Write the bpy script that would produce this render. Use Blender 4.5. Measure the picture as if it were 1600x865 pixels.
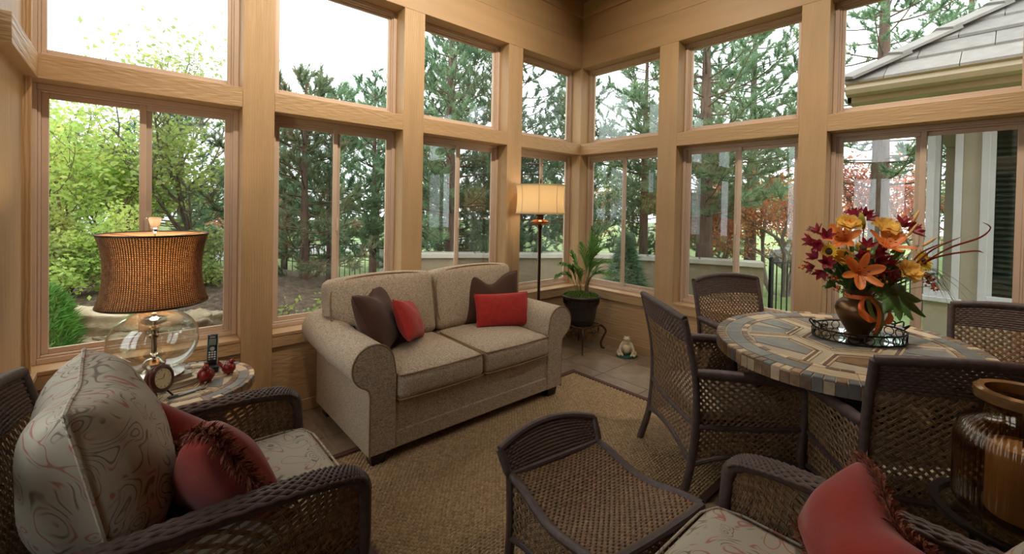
import bpy, bmesh, math, random
import numpy as np
from mathutils import Vector, Matrix, Euler
R = math.radians; PI = math.pi
for o in list(bpy.data.objects): bpy.data.objects.remove(o, do_unlink=True)
scene = bpy.context.scene; COL = scene.collection

# ------------------------------------------------------------------ camera
YAW, PIT, ROL = R(41.4166), R(-0.8549), R(1.1105)
fw = Vector((math.sin(YAW)*math.cos(PIT), math.cos(YAW)*math.cos(PIT), math.sin(PIT)))
r0 = Vector((math.cos(YAW), -math.sin(YAW), 0)); u0 = r0.cross(fw)
r1 = r0*math.cos(ROL) + u0*math.sin(ROL); u1 = u0*math.cos(ROL) - r0*math.sin(ROL)
cd = bpy.data.cameras.new('camera'); cam = bpy.data.objects.new('camera', cd); COL.objects.link(cam)
cam.matrix_world = Matrix(((r1.x, u1.x, -fw.x, -3.9606), (r1.y, u1.y, -fw.y, -3.2998), (r1.z, u1.z, -fw.z, 1.5), (0, 0, 0, 1)))
cd.sensor_fit = 'HORIZONTAL'; cd.sensor_width = 36.0; cd.lens = 36.0*677.12/1600.0
cd.shift_y = -100.72/1600.0; cd.clip_start = 0.02; cd.clip_end = 300
scene.camera = cam

# ------------------------------------------------------------------ sky (bright overcast)
w = bpy.data.worlds.new('overcast_sky'); scene.world = w; w.use_nodes = True
nt = w.node_tree; nt.nodes.clear()
bg = nt.nodes.new('ShaderNodeBackground'); out = nt.nodes.new('ShaderNodeOutputWorld')
bg.inputs['Color'].default_value = (0.93, 0.97, 1.0, 1); bg.inputs['Strength'].default_value = 3.6
nt.links.new(bg.outputs[0], out.inputs[0])
sd = bpy.data.lights.new('hazy_sun', 'SUN'); sd.energy = 1.2; sd.angle = R(25); sd.color = (1, .93, .8)
so = bpy.data.objects.new('hazy_sun', sd); COL.objects.link(so); so.rotation_euler = Euler((R(38), 0, R(125)))
so.location = (8, -4, 12)
vs = scene.view_settings
vs.view_transform = 'Standard'; vs.look = 'None'; vs.gamma = 1.0; vs.exposure = 0.0; vs.use_curve_mapping = False

# ------------------------------------------------------------------ helpers: objects
LABELS = {}
def tag(o, label=None, cat=None, group=None, kind=None):
    if label:
        o['label'] = label
        LABELS.setdefault(label, []).append(o.name)
    if cat: o['category'] = cat
    if group: o['group'] = group
    if kind: o['kind'] = kind
    return o
def thing(name, label, cat, loc=(0, 0, 0), rz=0.0, group=None, kind=None):
    o = bpy.data.objects.new(name, None); COL.objects.link(o)
    o.location = loc; o.rotation_euler = (0, 0, rz); o.empty_display_size = .05
    return tag(o, label, cat, group, kind)
def link(name, me, parent=None, loc=None, rot=None, kind=None, label=None):
    o = bpy.data.objects.new(name, me); COL.objects.link(o)
    if parent is not None: o.parent = parent
    if loc is not None: o.location = loc
    if rot is not None: o.rotation_euler = rot
    if kind: o['kind'] = kind
    if label: o['label'] = label
    return o
def copy_tree(o, parent=None):
    c = o.copy(); COL.objects.link(c)
    if parent is not None: c.parent = parent
    for ch in list(o.children): copy_tree(ch, c)
    return c
def cr(pts, k=6, closed=False):
    P = [np.array(p, float) for p in pts]; n = len(P); res = []
    rng = range(n if closed else n-1)
    for i in rng:
        if closed: p0, p1, p2, p3 = P[i-1], P[i], P[(i+1) % n], P[(i+2) % n]
        else: p0, p1, p2, p3 = P[max(i-1, 0)], P[i], P[i+1], P[min(i+2, n-1)]
        for j in range(k):
            t = j/k
            res.append(.5*((2*p1)+(-p0+p2)*t+(2*p0-5*p1+4*p2-p3)*t*t+(-p0+3*p1-3*p2+p3)*t**3))
    if not closed: res.append(P[-1])
    return np.array(res)
def nrm(v):
    return v/np.maximum(np.linalg.norm(v, axis=-1, keepdims=True), 1e-9)

class MB:
    def __init__(s): s.v = []; s.f = []; s.n = 0
    def add(s, v, f):
        v = np.asarray(v, float).reshape(-1, 3); s.v.append(v)
        o = s.n; s.f += [tuple(i+o for i in q) for q in f]; s.n += len(v); return s
    def xform(s, M):
        M = np.array(M); s.v = [x@M[:3, :3].T+M[:3, 3] for x in s.v]; return s
    def box(s, c, d, rot=None, taper=1.0):
        x, y, z = d[0]/2, d[1]/2, d[2]/2; t = taper
        v = np.array([(-x*t, -y*t, -z), (x*t, -y*t, -z), (x*t, y*t, -z), (-x*t, y*t, -z), (-x, -y, z), (x, -y, z), (x, y, z), (-x, y, z)])
        if rot is not None: v = v@np.array(Euler(rot).to_matrix()).T
        return s.add(v+np.array(c), [(3, 2, 1, 0), (4, 5, 6, 7), (0, 1, 5, 4), (1, 2, 6, 5), (2, 3, 7, 6), (3, 0, 4, 7)])
    def span(s, x0, x1, y0, y1, z0, z1):
        return s.box(((x0+x1)/2, (y0+y1)/2, (z0+z1)/2), (abs(x1-x0), abs(y1-y0), abs(z1-z0)))
    def tube(s, pts, r, n=8, closed=False, up=None, flat=(1, 1), caps=True):
        P = np.asarray(pts, float); m = len(P)
        rr = np.full(m, r) if np.isscalar(r) else np.asarray(r, float)
        T = np.roll(P, -1, 0)-np.roll(P, 1, 0)
        if not closed: T[0] = P[1]-P[0]; T[-1] = P[-1]-P[-2]
        T = nrm(T)
        if up is not None:
            S = nrm(np.cross(np.tile(np.array(up, float), (m, 1)), T))
        else:
            a = np.array((0, 0, 1.)) if abs(T[0][2]) < .9 else np.array((1., 0, 0))
            S = np.zeros((m, 3)); b = a-T[0]*a.dot(T[0]); S[0] = b/np.linalg.norm(b)
            for i in range(1, m):
                b = S[i-1]-T[i]*S[i-1].dot(T[i]); l = np.linalg.norm(b); S[i] = b/l if l > 1e-6 else S[i-1]
        U = np.cross(T, S)
        an = np.arange(n)*2*PI/n
        V = P[:, None]+(S[:, None]*np.cos(an)[None, :, None]*flat[0]+U[:, None]*np.sin(an)[None, :, None]*flat[1])*rr[:, None, None]
        F = []
        for i in range(m if closed else m-1):
            a, b = i*n, ((i+1) % m)*n
            for j in range(n): k = (j+1) % n; F.append((a+j, a+k, b+k, b+j))
        if caps and not closed:
            F.append(tuple(range(n-1, -1, -1))); F.append(tuple((m-1)*n+j for j in range(n)))
        return s.add(V.reshape(-1, 3), F)
    def lathe(s, prof, n=24, c=(0, 0, 0), sx=1, sy=1, closed=False, wob=None):
        an = np.arange(n)*2*PI/n; V = []
        for (r_, z) in prof:
            k = 1 if wob is None else 1+wob(an, r_, z)
            V.append(np.stack([c[0]+r_*k*np.cos(an)*sx, c[1]+r_*k*np.sin(an)*sy, np.full(n, c[2]+z)], 1))
        F = []; m = len(prof)
        for i in range(m if closed else m-1):
            a, b = i*n, ((i+1) % m)*n
            for j in range(n): k = (j+1) % n; F.append((a+j, a+k, b+k, b+j))
        if not closed:
            F.append(tuple(range(n-1, -1, -1))); F.append(tuple((m-1)*n+j for j in range(n)))
        return s.add(np.concatenate(V), F)
    def grid(s, fn, nu, nv, cu=False, cv=False):
        a = np.arange(nu if cu else nu+1)/nu; b = np.arange(nv if cv else nv+1)/nv
        A, B = np.meshgrid(a, b, indexing='ij'); V = fn(A.ravel(), B.ravel())
        na, nb = len(a), len(b); F = []
        for i in range(nu):
            for j in range(nv):
                i2, j2 = (i+1) % na, (j+1) % nb
                F.append((i*nb+j, i2*nb+j, i2*nb+j2, i*nb+j2))
        return s.add(V, F)
    def prism(s, poly, z0, z1, inset=0.0, bev=0.0):
        """vertical prism over a convex-ish polygon, chamfered top"""
        P = np.asarray(poly, float)[:, :2]; n = len(P); c = P.mean(0)
        def ring(k, z): 
            q = c+(P-c)*k; return np.c_[q, np.full(n, z)]
        size = np.linalg.norm(P-c, axis=1).min(); k = 1-bev/max(size, 1e-4)
        V = np.concatenate([ring(1, z0), ring(1, z1-bev), ring(k, z1)])
        F = []
        for L in range(2):
            for j in range(n): q = (j+1) % n; F.append((L*n+j, L*n+q, L*n+n+q, L*n+n+j))
        F.append(tuple(2*n+j for j in range(n)))
        return s.add(V, F)
    def soft(s, c, d, r, n=10, puff=(0, 0, 0), fn=None):
        """box with rounded edges, puffed faces"""
        h = np.array(d)/2; V = []; F = []; k = 0
        t = np.linspace(-1, 1, n+1); t = np.sign(t)*np.abs(t)**.75
        A, B = np.meshgrid(t, t, indexing='ij'); A = A.ravel(); B = B.ravel(); O = np.ones_like(A)
        for ax in range(3):
            for sg in (-1, 1):
                q = [None]*3; q[ax] = O*sg; q[(ax+1) % 3] = A if sg > 0 else B; q[(ax+2) % 3] = B if sg > 0 else A
                p = np.stack(q, 1); V.append(p)
                for i in range(n):
                    for j in range(n): a = k+i*(n+1)+j; F.append((a, a+n+1, a+n+2, a+1))
                k += (n+1)**2
        p = np.concatenate(V); x = p*h; core = np.clip(x, -(h-r), h-r); dv = x-core
        x = core+nrm(dv)*r*(np.linalg.norm(dv, axis=1, keepdims=True) > 1e-9)
        for ax in range(3):
            if puff[ax]:
                a, b = (ax+1) % 3, (ax+2) % 3
                x[:, ax] += np.sign(p[:, ax])*puff[ax]*np.clip(1-p[:, a]**2, 0, 1)*np.clip(1-p[:, b]**2, 0, 1)*np.abs(p[:, ax])
        if fn is not None: x = fn(x, p)
        return s.add(x+np.array(c), F)
    def mesh(s, name, mat, smooth=40, weld=False):
        me = bpy.data.meshes.new(name)
        me.from_pydata(np.concatenate(s.v).tolist() if s.v else [], [], s.f)
        if weld:
            bm = bmesh.new(); bm.from_mesh(me); bmesh.ops.remove_doubles(bm, verts=bm.verts, dist=1e-5); bm.to_mesh(me); bm.free()
        if mat is not None: me.materials.append(mat)
        if smooth:
            me.polygons.foreach_set('use_smooth', [True]*len(me.polygons))
            if smooth < 180: me.set_sharp_from_angle(angle=R(smooth))
        me.update(); return me
    def build(s, name, mat, parent=None, smooth=40, loc=None, rot=None, kind=None, label=None, weld=False, bevel=0):
        o = link(name, s.mesh(name, mat, smooth, weld), parent, loc, rot, kind, label)
        if bevel:
            m = o.modifiers.new('bevel', 'BEVEL'); m.width = bevel; m.segments = 2; m.limit_method = 'ANGLE'; m.harden_normals = False
        return o
def box_part(name, x0, x1, y0, y1, z0, z1, mat, parent=None, bevel=0.004, **k):
    return MB().span(x0, x1, y0, y1, z0, z1).build(name, mat, parent, smooth=30, bevel=bevel, **k)

# ------------------------------------------------------------------ helpers: materials
def node(nt, t, **kw):
    n = nt.nodes.new('ShaderNode'+t)
    for k, v in kw.items():
        if k in n.inputs: n.inputs[k].default_value = v
        else: setattr(n, k, v)
    return n
def lin(c):
    return tuple(((x/255)/12.92 if x/255 <= .04045 else ((x/255+.055)/1.055)**2.4) for x in c)
def c4(c): return (c[0], c[1], c[2], 1)
def newmat(name):
    m = bpy.data.materials.new(name); m.use_nodes = True; nt = m.node_tree; nt.nodes.clear()
    return m, nt, nt.nodes.new('ShaderNodeOutputMaterial')
def coords(nt, scale=(1, 1, 1), kind='Object', rot=(0, 0, 0)):
    tc = node(nt, 'TexCoord'); mp = node(nt, 'Mapping'); mp.inputs['Scale'].default_value = scale; mp.inputs['Rotation'].default_value = rot
    nt.links.new(tc.outputs[kind], mp.inputs['Vector']); return mp.outputs[0]
def ramp(nt, fac, stops):
    n = node(nt, 'ValToRGB'); e = n.color_ramp.elements
    while len(e) < len(stops): e.new(.5)
    for i, (p, c) in enumerate(stops): e[i].position = p; e[i].color = c4(c)
    nt.links.new(fac, n.inputs[0]); return n.outputs[0]
def mat(name, col, rough=.6, metal=0.0, var=.15, nscale=6.0, stretch=(1, 1, 1), bump=0.0, bscale=40.0, bdist=.002, rand=0.0, spec=.5, sheen=0.0, cols=None, coord='Object', trans=0.0):
    m, nt, out = newmat(name); L = nt.links.new
    p = node(nt, 'BsdfPrincipled'); p.inputs['Roughness'].default_value = rough; p.inputs['Metallic'].default_value = metal
    p.inputs['Specular IOR Level'].default_value = spec
    if sheen: p.inputs['Sheen Weight'].default_value = sheen
    vec = coords(nt, stretch, coord)
    nz = node(nt, 'TexNoise', Scale=nscale, Detail=4.0, Roughness=.6); L(vec, nz.inputs['Vector'])
    cl = lin(col)
    if cols: cout = ramp(nt, nz.outputs['Fac'], [(q, lin(c)) for q, c in cols])
    else: cout = ramp(nt, nz.outputs['Fac'], [(.3, [x*(1-var) for x in cl]), (.7, [min(1, x*(1+var)) for x in cl])])
    if rand:
        oi = node(nt, 'ObjectInfo'); mr = node(nt, 'MapRange'); mr.inputs[3].default_value = 1-rand; mr.inputs[4].default_value = 1+rand
        L(oi.outputs['Random'], mr.inputs[0]); hs = node(nt, 'HueSaturation'); L(mr.outputs[0], hs.inputs['Value']); L(cout, hs.inputs['Color']); cout = hs.outputs[0]
    L(cout, p.inputs['Base Color'])
    if bump:
        b = node(nt, 'TexNoise', Scale=bscale, Detail=3.0); L(vec, b.inputs['Vector'])
        bn = node(nt, 'Bump', Strength=bump, Distance=bdist); L(b.outputs['Fac'], bn.inputs['Height']); L(bn.outputs[0], p.inputs['Normal'])
    sh = p.outputs[0]
    if trans:
        t = node(nt, 'BsdfTranslucent'); L(cout, t.inputs['Color']); mx = node(nt, 'MixShader'); mx.inputs[0].default_value = trans
        L(sh, mx.inputs[1]); L(t.outputs[0], mx.inputs[2]); sh = mx.outputs[0]
    L(sh, out.inputs[0]); return m
def grain_mat(name, col, stretch, bump=.5):
    """embossed cedar-grain paint"""
    m, nt, out = newmat(name); L = nt.links.new
    p = node(nt, 'BsdfPrincipled', Roughness=.5); vec = coords(nt, stretch)
    n1 = node(nt, 'TexNoise', Scale=1.2, Detail=2.0); L(vec, n1.inputs['Vector'])
    wv = node(nt, 'TexWave', Scale=1.6, Distortion=7.0, Detail=3.0); wv.inputs['Detail Scale'].default_value = 1.4; L(vec, wv.inputs['Vector'])
    n2 = node(nt, 'TexNoise', Scale=9.0, Detail=4.0); L(vec, n2.inputs['Vector'])
    mx = node(nt, 'Math', operation='ADD'); L(wv.outputs['Fac'], mx.inputs[0]); L(n2.outputs['Fac'], mx.inputs[1])
    bn = node(nt, 'Bump', Strength=bump, Distance=.0035); L(mx.outputs[0], bn.inputs['Height']); L(bn.outputs[0], p.inputs['Normal'])
    c = lin(col); cc = ramp(nt, n1.outputs['Fac'], [(.3, [x*.93 for x in c]), (.7, [min(1, x*1.06) for x in c])]); L(cc, p.inputs['Base Color'])
    L(p.outputs[0], out.inputs[0]); return m
def glass_mat(name, tint=(1, 1, 1), ior=1.5, rough=0.0, boost=1.0, gl=(1, 1, 1)):
    m, nt, out = newmat(name); L = nt.links.new
    t = node(nt, 'BsdfTransparent'); t.inputs[0].default_value = c4(tint); g = node(nt, 'BsdfGlossy', Roughness=rough); g.inputs['Color'].default_value = c4(gl)
    f = node(nt, 'LayerWeight', Blend=.5); pw = node(nt, 'Math', operation='POWER'); pw.inputs[1].default_value = 5.0; L(f.outputs['Facing'], pw.inputs[0])
    k = node(nt, 'Math', operation='MULTIPLY_ADD'); k.inputs[1].default_value = boost*(1-((ior-1)/(ior+1))**2); k.inputs[2].default_value = boost*((ior-1)/(ior+1))**2; k.use_clamp = True; L(pw.outputs[0], k.inputs[0])
    mx = node(nt, 'MixShader'); L(k.outputs[0], mx.inputs[0]); L(t.outputs[0], mx.inputs[1]); L(g.outputs[0], mx.inputs[2]); L(mx.outputs[0], out.inputs[0])
    return m
def emit_mat(name, col, s):
    m, nt, out = newmat(name); e = node(nt, 'Emission', Strength=s); e.inputs[0].default_value = c4(col); nt.links.new(e.outputs[0], out.inputs[0]); return m
def shade_mat(name, col, tr=.5, rough=.9, weave=None):
    m, nt, out = newmat(name); L = nt.links.new; c = c4(lin(col))
    d = node(nt, 'BsdfDiffuse'); t = node(nt, 'BsdfTranslucent'); d.inputs[0].default_value = c; t.inputs[0].default_value = c
    mx = node(nt, 'MixShader'); mx.inputs[0].default_value = tr; L(d.outputs[0], mx.inputs[1]); L(t.outputs[0], mx.inputs[2])
    vec = coords(nt, (60, 60, 200)); nz = node(nt, 'TexNoise', Scale=1.0, Detail=3.0); L(vec, nz.inputs['Vector'])
    bn = node(nt, 'Bump', Strength=.3, Distance=.001); L(nz.outputs['Fac'], bn.inputs['Height']); L(bn.outputs[0], d.inputs['Normal']); L(bn.outputs[0], t.inputs['Normal'])
    L(mx.outputs[0], out.inputs[0]); return m
def tweed_mat(name, cols, scale=220.0, bump=.6):
    m, nt, out = newmat(name); L = nt.links.new; p = node(nt, 'BsdfPrincipled', Roughness=.92); p.inputs['Specular IOR Level'].default_value = .15; p.inputs['Sheen Weight'].default_value = .15
    vec = coords(nt, (1, 1, 1)); a = node(nt, 'TexNoise', Scale=scale, Detail=2.0); L(vec, a.inputs['Vector'])
    v2 = coords(nt, (1, 1, 2.2)); b = node(nt, 'TexNoise', Scale=scale*.45, Detail=2.0); L(v2, b.inputs['Vector'])
    ad = node(nt, 'Math', operation='MULTIPLY_ADD'); ad.inputs[1].default_value = .5; L(a.outputs['Fac'], ad.inputs[0])
    h = node(nt, 'Math', operation='MULTIPLY'); h.inputs[1].default_value = .5; L(b.outputs['Fac'], h.inputs[0]); L(h.outputs[0], ad.inputs[2])
    cc = ramp(nt, ad.outputs[0], [(q, lin(c)) for q, c in cols]); L(cc, p.inputs['Base Color'])
    bn = node(nt, 'Bump', Strength=bump, Distance=.002); L(ad.outputs[0], bn.inputs['Height']); L(bn.outputs[0], p.inputs['Normal']); L(p.outputs[0], out.inputs[0]); return m
def swirl_mat(name, base, lines, red, scale=5.0):
    """pale fabric printed with curling brown and rust scrollwork"""
    m, nt, out = newmat(name); L = nt.links.new; p = node(nt, 'BsdfPrincipled', Roughness=.85); p.inputs['Specular IOR Level'].default_value = .2
    vec = coords(nt, (1, 1, 1))
    n = node(nt, 'TexNoise', Scale=scale*.55, Detail=1.0); L(vec, n.inputs['Vector'])
    sub = node(nt, 'VectorMath', operation='SUBTRACT'); sub.inputs[1].default_value = (.5, .5, .5); L(n.outputs['Color'], sub.inputs[0])
    sc = node(nt, 'VectorMath', operation='SCALE'); sc.inputs['Scale'].default_value = .55; L(sub.outputs[0], sc.inputs[0])
    ad = node(nt, 'VectorMath', operation='ADD'); L(vec, ad.inputs[0]); L(sc.outputs[0], ad.inputs[1])
    vo = node(nt, 'TexVoronoi', Scale=scale); vo.feature = 'SMOOTH_F1'; vo.inputs['Smoothness'].default_value = .35; L(ad.outputs[0], vo.inputs['Vector'])
    def rings(freq, ph, lo, hi):
        a = node(nt, 'Math', operation='MULTIPLY_ADD'); a.inputs[1].default_value = freq; a.inputs[2].default_value = ph; L(vo.outputs['Distance'], a.inputs[0])
        s = node(nt, 'Math', operation='SINE'); L(a.outputs[0], s.inputs[0])
        mr = node(nt, 'MapRange'); mr.inputs[1].default_value = lo; mr.inputs[2].default_value = hi; L(s.outputs[0], mr.inputs[0]); return mr.outputs[0]
    f1 = rings(34, 0, .55, .95); f2 = rings(17, 2.2, .90, .99)
    nb = node(nt, 'TexNoise', Scale=scale*1.3, Detail=1.0); L(vec, nb.inputs['Vector'])
    gate = node(nt, 'MapRange'); gate.inputs[1].default_value = .46; gate.inputs[2].default_value = .56; L(nb.outputs['Fac'], gate.inputs[0])
    g1 = node(nt, 'Math', operation='MULTIPLY'); L(f1, g1.inputs[0]); L(gate.outputs[0], g1.inputs[1])
    k = node(nt, 'Math', operation='MULTIPLY'); k.inputs[1].default_value = .75; L(g1.outputs[0], k.inputs[0])
    m1 = node(nt, 'MixRGB'); m1.inputs[1].default_value = c4(lin(base)); m1.inputs[2].default_value = c4(lin(lines)); L(k.outputs[0], m1.inputs[0])
    inv = node(nt, 'Math', operation='SUBTRACT'); inv.inputs[0].default_value = 1.15; L(gate.outputs[0], inv.inputs[1]); inv.use_clamp = True
    g2 = node(nt, 'Math', operation='MULTIPLY'); L(f2, g2.inputs[0]); L(inv.outputs[0], g2.inputs[1]); k2 = node(nt, 'Math', operation='MULTIPLY'); k2.inputs[1].default_value = .7; L(g2.outputs[0], k2.inputs[0])
    m2 = node(nt, 'MixRGB'); m2.inputs[2].default_value = c4(lin(red)); L(m1.outputs[0], m2.inputs[1]); L(k2.outputs[0], m2.inputs[0])
    L(m2.outputs[0], p.inputs['Base Color'])
    b = node(nt, 'TexNoise', Scale=260.0); L(vec, b.inputs['Vector']); bn = node(nt, 'Bump', Strength=.25, Distance=.001); L(b.outputs['Fac'], bn.inputs['Height']); L(bn.outputs[0], p.inputs['Normal'])
    L(p.outputs[0], out.inputs[0]); return m

TAN = (180, 146, 104)
M = {}
M['col'] = grain_mat('tan_siding_vertical', TAN, (13, 13, 1.3))
M['rail'] = grain_mat('tan_siding_horizontal', TAN, (1.3, 1.3, 15))
M['head'] = grain_mat('tan_board', (172, 138, 98), (1.0, 1.0, 9), .12)
M['vinyl'] = mat('clay_vinyl', (198, 172, 150), .4, var=.03)
M['latch'] = mat('latch_vinyl', (204, 180, 158), .35, var=.03)
M['gasket'] = mat('gasket', (60, 52, 46), .6)
M['glass'] = glass_mat('window_glass', (.97, .985, .98), 1.52, 0, 1.0)
M['ceil'] = mat('ceiling_wood', (120, 88, 58), .55, var=.15, nscale=3, stretch=(1, 12, 1))
M['tile'] = mat('floor_tile', (128, 110, 90), .38, var=.2, nscale=7, bump=.15, bscale=30, rand=.12, cols=[(.25, (98, 84, 68)), (.5, (128, 108, 86)), (.75, (146, 128, 106))])
M['grout'] = mat('grout', (140, 124, 106), .9)
M['iron'] = mat('wrought_iron', (42, 34, 30), .45, metal=.6, var=.2, bump=.2, bscale=90)
M['bronzeiron'] = mat('rubbed_bronze_iron', (74, 54, 44), .5, metal=.5, var=.3, nscale=30)
M['wick'] = mat('dark_wicker', (80, 64, 60), .5, var=.3, nscale=40, bump=.5, bscale=220, bdist=.001)
M['wickl'] = mat('brown_wicker_weave', (112, 84, 54), .5, var=.4, nscale=60, cols=[(.3, (86, 64, 44)), (.55, (128, 98, 66)), (.8, (160, 126, 88))])
M['wickd'] = mat('dark_wicker_weave', (90, 70, 62), .5, var=.35, nscale=60)
M['swirl'] = swirl_mat('scroll_print_fabric', (182, 172, 154), (100, 86, 72), (164, 84, 70), 8.5)
M['red'] = mat('rust_red_cloth', (164, 44, 36), .85, var=.14, nscale=30, bump=.3, bscale=300, bdist=.001, sheen=.2, spec=.2)
M['redo'] = mat('brick_red_suede', (146, 44, 30), .8, var=.18, nscale=9, bump=.25, bscale=120, sheen=.3, spec=.2)
M['fringe'] = mat('russet_fringe', (118, 62, 46), .9, var=.6, nscale=160, cols=[(.3, (72, 34, 26)), (.5, (130, 70, 50)), (.75, (170, 110, 80))])
M['brown'] = mat('chocolate_cloth', (74, 48, 36), .9, var=.12, nscale=120, bump=.3, bscale=400, bdist=.001, spec=.2, sheen=.15)
M['sofa'] = tweed_mat('oatmeal_tweed', [(.30, (104, 84, 64)), (.44, (158, 138, 114)), (.56, (188, 170, 146)), (.72, (208, 194, 172))])
M['welt'] = mat('tweed_welt', (140, 112, 82), .9, var=.25, nscale=150)
M['foot'] = mat('dark_wood', (40, 26, 20), .4, var=.2)
M['rug'] = mat('jute', (176, 136, 90), .9, var=.3, nscale=60, cols=[(.3, (132, 106, 74)), (.55, (172, 144, 106)), (.8, (200, 174, 136))])
M['rugd'] = mat('jute_backing', (96, 68, 42), .95)
M['rugb'] = mat('brown_binding', (82, 50, 40), .8, bump=.3, bscale=200)
# ------------------------------------------------------------------ room shell
HZ, RT, RB, SZ, TB, CZ = 3.121, 2.239, 2.111, .589, .492, 3.87
XW = -4.368; YS = -5.6; T = .22
def m_back(s0, s1, d0, d1): return (-s1, -s0, d0, d1)
def m_right(s0, s1, d0, d1): return (d0, d1, -s1, -s0)
def m_left(s0, s1, d0, d1): return (XW-d1, XW-d0, -s1, -s0)
def wbox(mp, name, s0, s1, d0, d1, z0, z1, mt, par, bevel=.003):
    x0, x1, y0, y1 = mp(s0, s1, d0, d1)
    return box_part(name, x0, x1, y0, y1, z0, z1, mt, par, bevel)
def wall(name, mp, s_end, bays, label, start=0.0):
    root = thing(name, label, 'wall', kind='structure')
    edges = [start]+[e for b in bays for e in b]+[s_end]
    for i in range(0, len(edges), 2):
        a, b = edges[i], edges[i+1]
        if b-a > .005: wbox(mp, 'column', a, b, 0, T, 0, HZ, M['col'], root)
    for a, b in bays:
        wbox(mp, 'rail', a, b, 0, T, RB, RT, M['rail'], root)
        wbox(mp, 'panel', a, b, .02, T, 0, TB, M['rail'], root, 0)
        wbox(mp, 'apron', a, b, .0, T, TB, SZ-.022, M['rail'], root)
        wbox(mp, 'sill', a, b, -.004, .15, SZ-.022, SZ, M['head'], root)
    wbox(mp, 'header_board', start, s_end, 0, T, HZ, 3.413, M['head'], root)
    wbox(mp, 'header_board', start, s_end, .006, T, 3.416, 3.698, M['head'], root)
    wbox(mp, 'crown_board', start, s_end, -.018, T, 3.70, CZ, M['head'], root)
    return root
NW = [0]
ORD = ['first', 'second', 'third', 'fourth', 'fifth', 'sixth', 'seventh']
def window(mp, s0, s1, z0, z1, slider, label, screen=None):
    NW[0] += 1
    root = thing('window_%d' % NW[0], label, 'window', kind='structure')
    def bar(mb, a, b, c, d, z_0, z_1): x0, x1, y0, y1 = mp(a, b, c, d); mb.span(x0, x1, y0, y1, z_0, z_1)
    def ring(mb, a, b, z_0, z_1, w, c, d):
        bar(mb, a, a+w, c, d, z_0, z_1); bar(mb, b-w, b, c, d, z_0, z_1); bar(mb, a+w, b-w, c, d, z_0, z_0+w); bar(mb, a+w, b-w, c, d, z_1-w, z_1)
    f = MB(); ring(f, s0, s1, z0, z1, .03, .14, .21); ring(f, s0+.03, s1-.03, z0+.03, z1-.03, .012, .152, .205)
    f.build('frame', M['vinyl'], root, smooth=30, bevel=.003)
    if not slider:
        f = MB(); ring(f, s0+.042, s1-.042, z0+.042, z1-.042, .022, .164, .19); sh = f.build('sash', M['vinyl'], root, smooth=30, bevel=.003)
        g = MB(); bar(g, s0+.06, s1-.06, .175, .179, z0+.06, z1-.06); g.build('pane', M['glass'], root, smooth=0)
    else:
        mid = (s0+s1)/2
        for k, (a, b, dd) in enumerate([(s0+.042, mid+.03, 0.0), (mid-.03, s1-.042, .02)]):
            f = MB(); ring(f, a, b, z0+.042, z1-.042, .032 if k == 0 else .03, .156+dd, .174+dd)
            sh = f.build('sash', M['vinyl'], root, smooth=30, bevel=.003)
            g = MB(); bar(g, a+.028, b-.028, .163+dd, .167+dd, z0+.07, z1-.07); g.build('pane', M['glass'], sh, smooth=0)
        if screen is not None:
            a, b = ((s0+.042, mid), (mid, s1-.042))[screen]; g = MB(); bar(g, a, b, .199, .2, z0+.045, z1-.045); g.build('insect_screen', M['screenm'], root, smooth=0)
        h = MB(); bar(h, mid-.012, mid+.006, .146, .157, 1.28, 1.38); h.build('latch', M['latch'], root, smooth=30, bevel=.003)
    return root
BB = [(0.0, .936), (1.130, 2.077), (2.267, 3.223), (3.411, 4.367)]
BR = [(0.0, .9935), (1.193, 2.214), (2.400, 3.42)]
BL = [(.66, 1.42), (1.61, 2.37)]
wall('wall_back', m_back, 4.367, BB, 'tan grained timber wall behind the loveseat with four window bays')
wall('wall_right', m_right, -YS, BR, 'tan grained timber wall beside the dining table with three window bays')
wl = wall('wall_left', m_left, -YS, BL, 'tan grained timber wall at the far left edge', start=-T)
# left wall: rail standing proud of the panelled bay next to the corner
wbox(m_left, 'corner_strip', .0, .022, -.03, .01, 0, HZ, M['col'], wl)
wbox(m_left, 'rail', .0, .66, -.05, .01, RB, RT, M['rail'], wl)
wbox(m_left, 'sill', .0, .66, -.05, .01, SZ-.03, SZ, M['head'], wl)
# corner post outside the meeting of the two window walls
cp = thing('trim_1', 'tan corner post where the two window walls meet', 'post', kind='structure')
box_part('post', 0, T, 0, T, 0, CZ, M['col'], cp, .004)
ws = thing('wall_front', 'plain tan wall behind the camera', 'wall', kind='structure')
box_part('panel', XW-T, T, YS-T, YS, 0, CZ, M['rail'], ws, 0)
NM = ['bay nearest the corner', 'bay left of the floor lamp above the loveseat', 'bay over the left half of the loveseat', 'bay behind the table lamp']
M['screenm'] = glass_mat('insect_screen_mesh', (.78, .78, .78), 1.1, .6, .6, (.5, .5, .5))
for (a, b), nm, sc_ in zip(BB, NM, (1, 0, 1, 0)):
    window(m_back, a, b, RT, HZ, False, 'fixed upper window in the back wall, '+nm)
    window(m_back, a, b, SZ, RB, True, 'sliding lower window in the back wall, '+nm, sc_)
NM = ['bay behind the potted palm', 'bay behind the second dining chair', 'bay behind the flower bouquet']
for (a, b), nm, sc_ in zip(BR, NM, (1, 0, 1)):
    window(m_right, a, b, RT, HZ, False, 'fixed upper window in the right wall, '+nm)
    window(m_right, a, b, SZ, RB, True, 'sliding lower window in the right wall, '+nm, sc_)
for (a, b), nm in zip(BL, ['nearer the corner', 'nearer the camera']):
    window(m_left, a, b, RT, HZ, False, 'fixed upper window in the left wall, '+nm)
    window(m_left, a, b, SZ, RB, True, 'sliding lower window in the left wall, '+nm)
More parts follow.
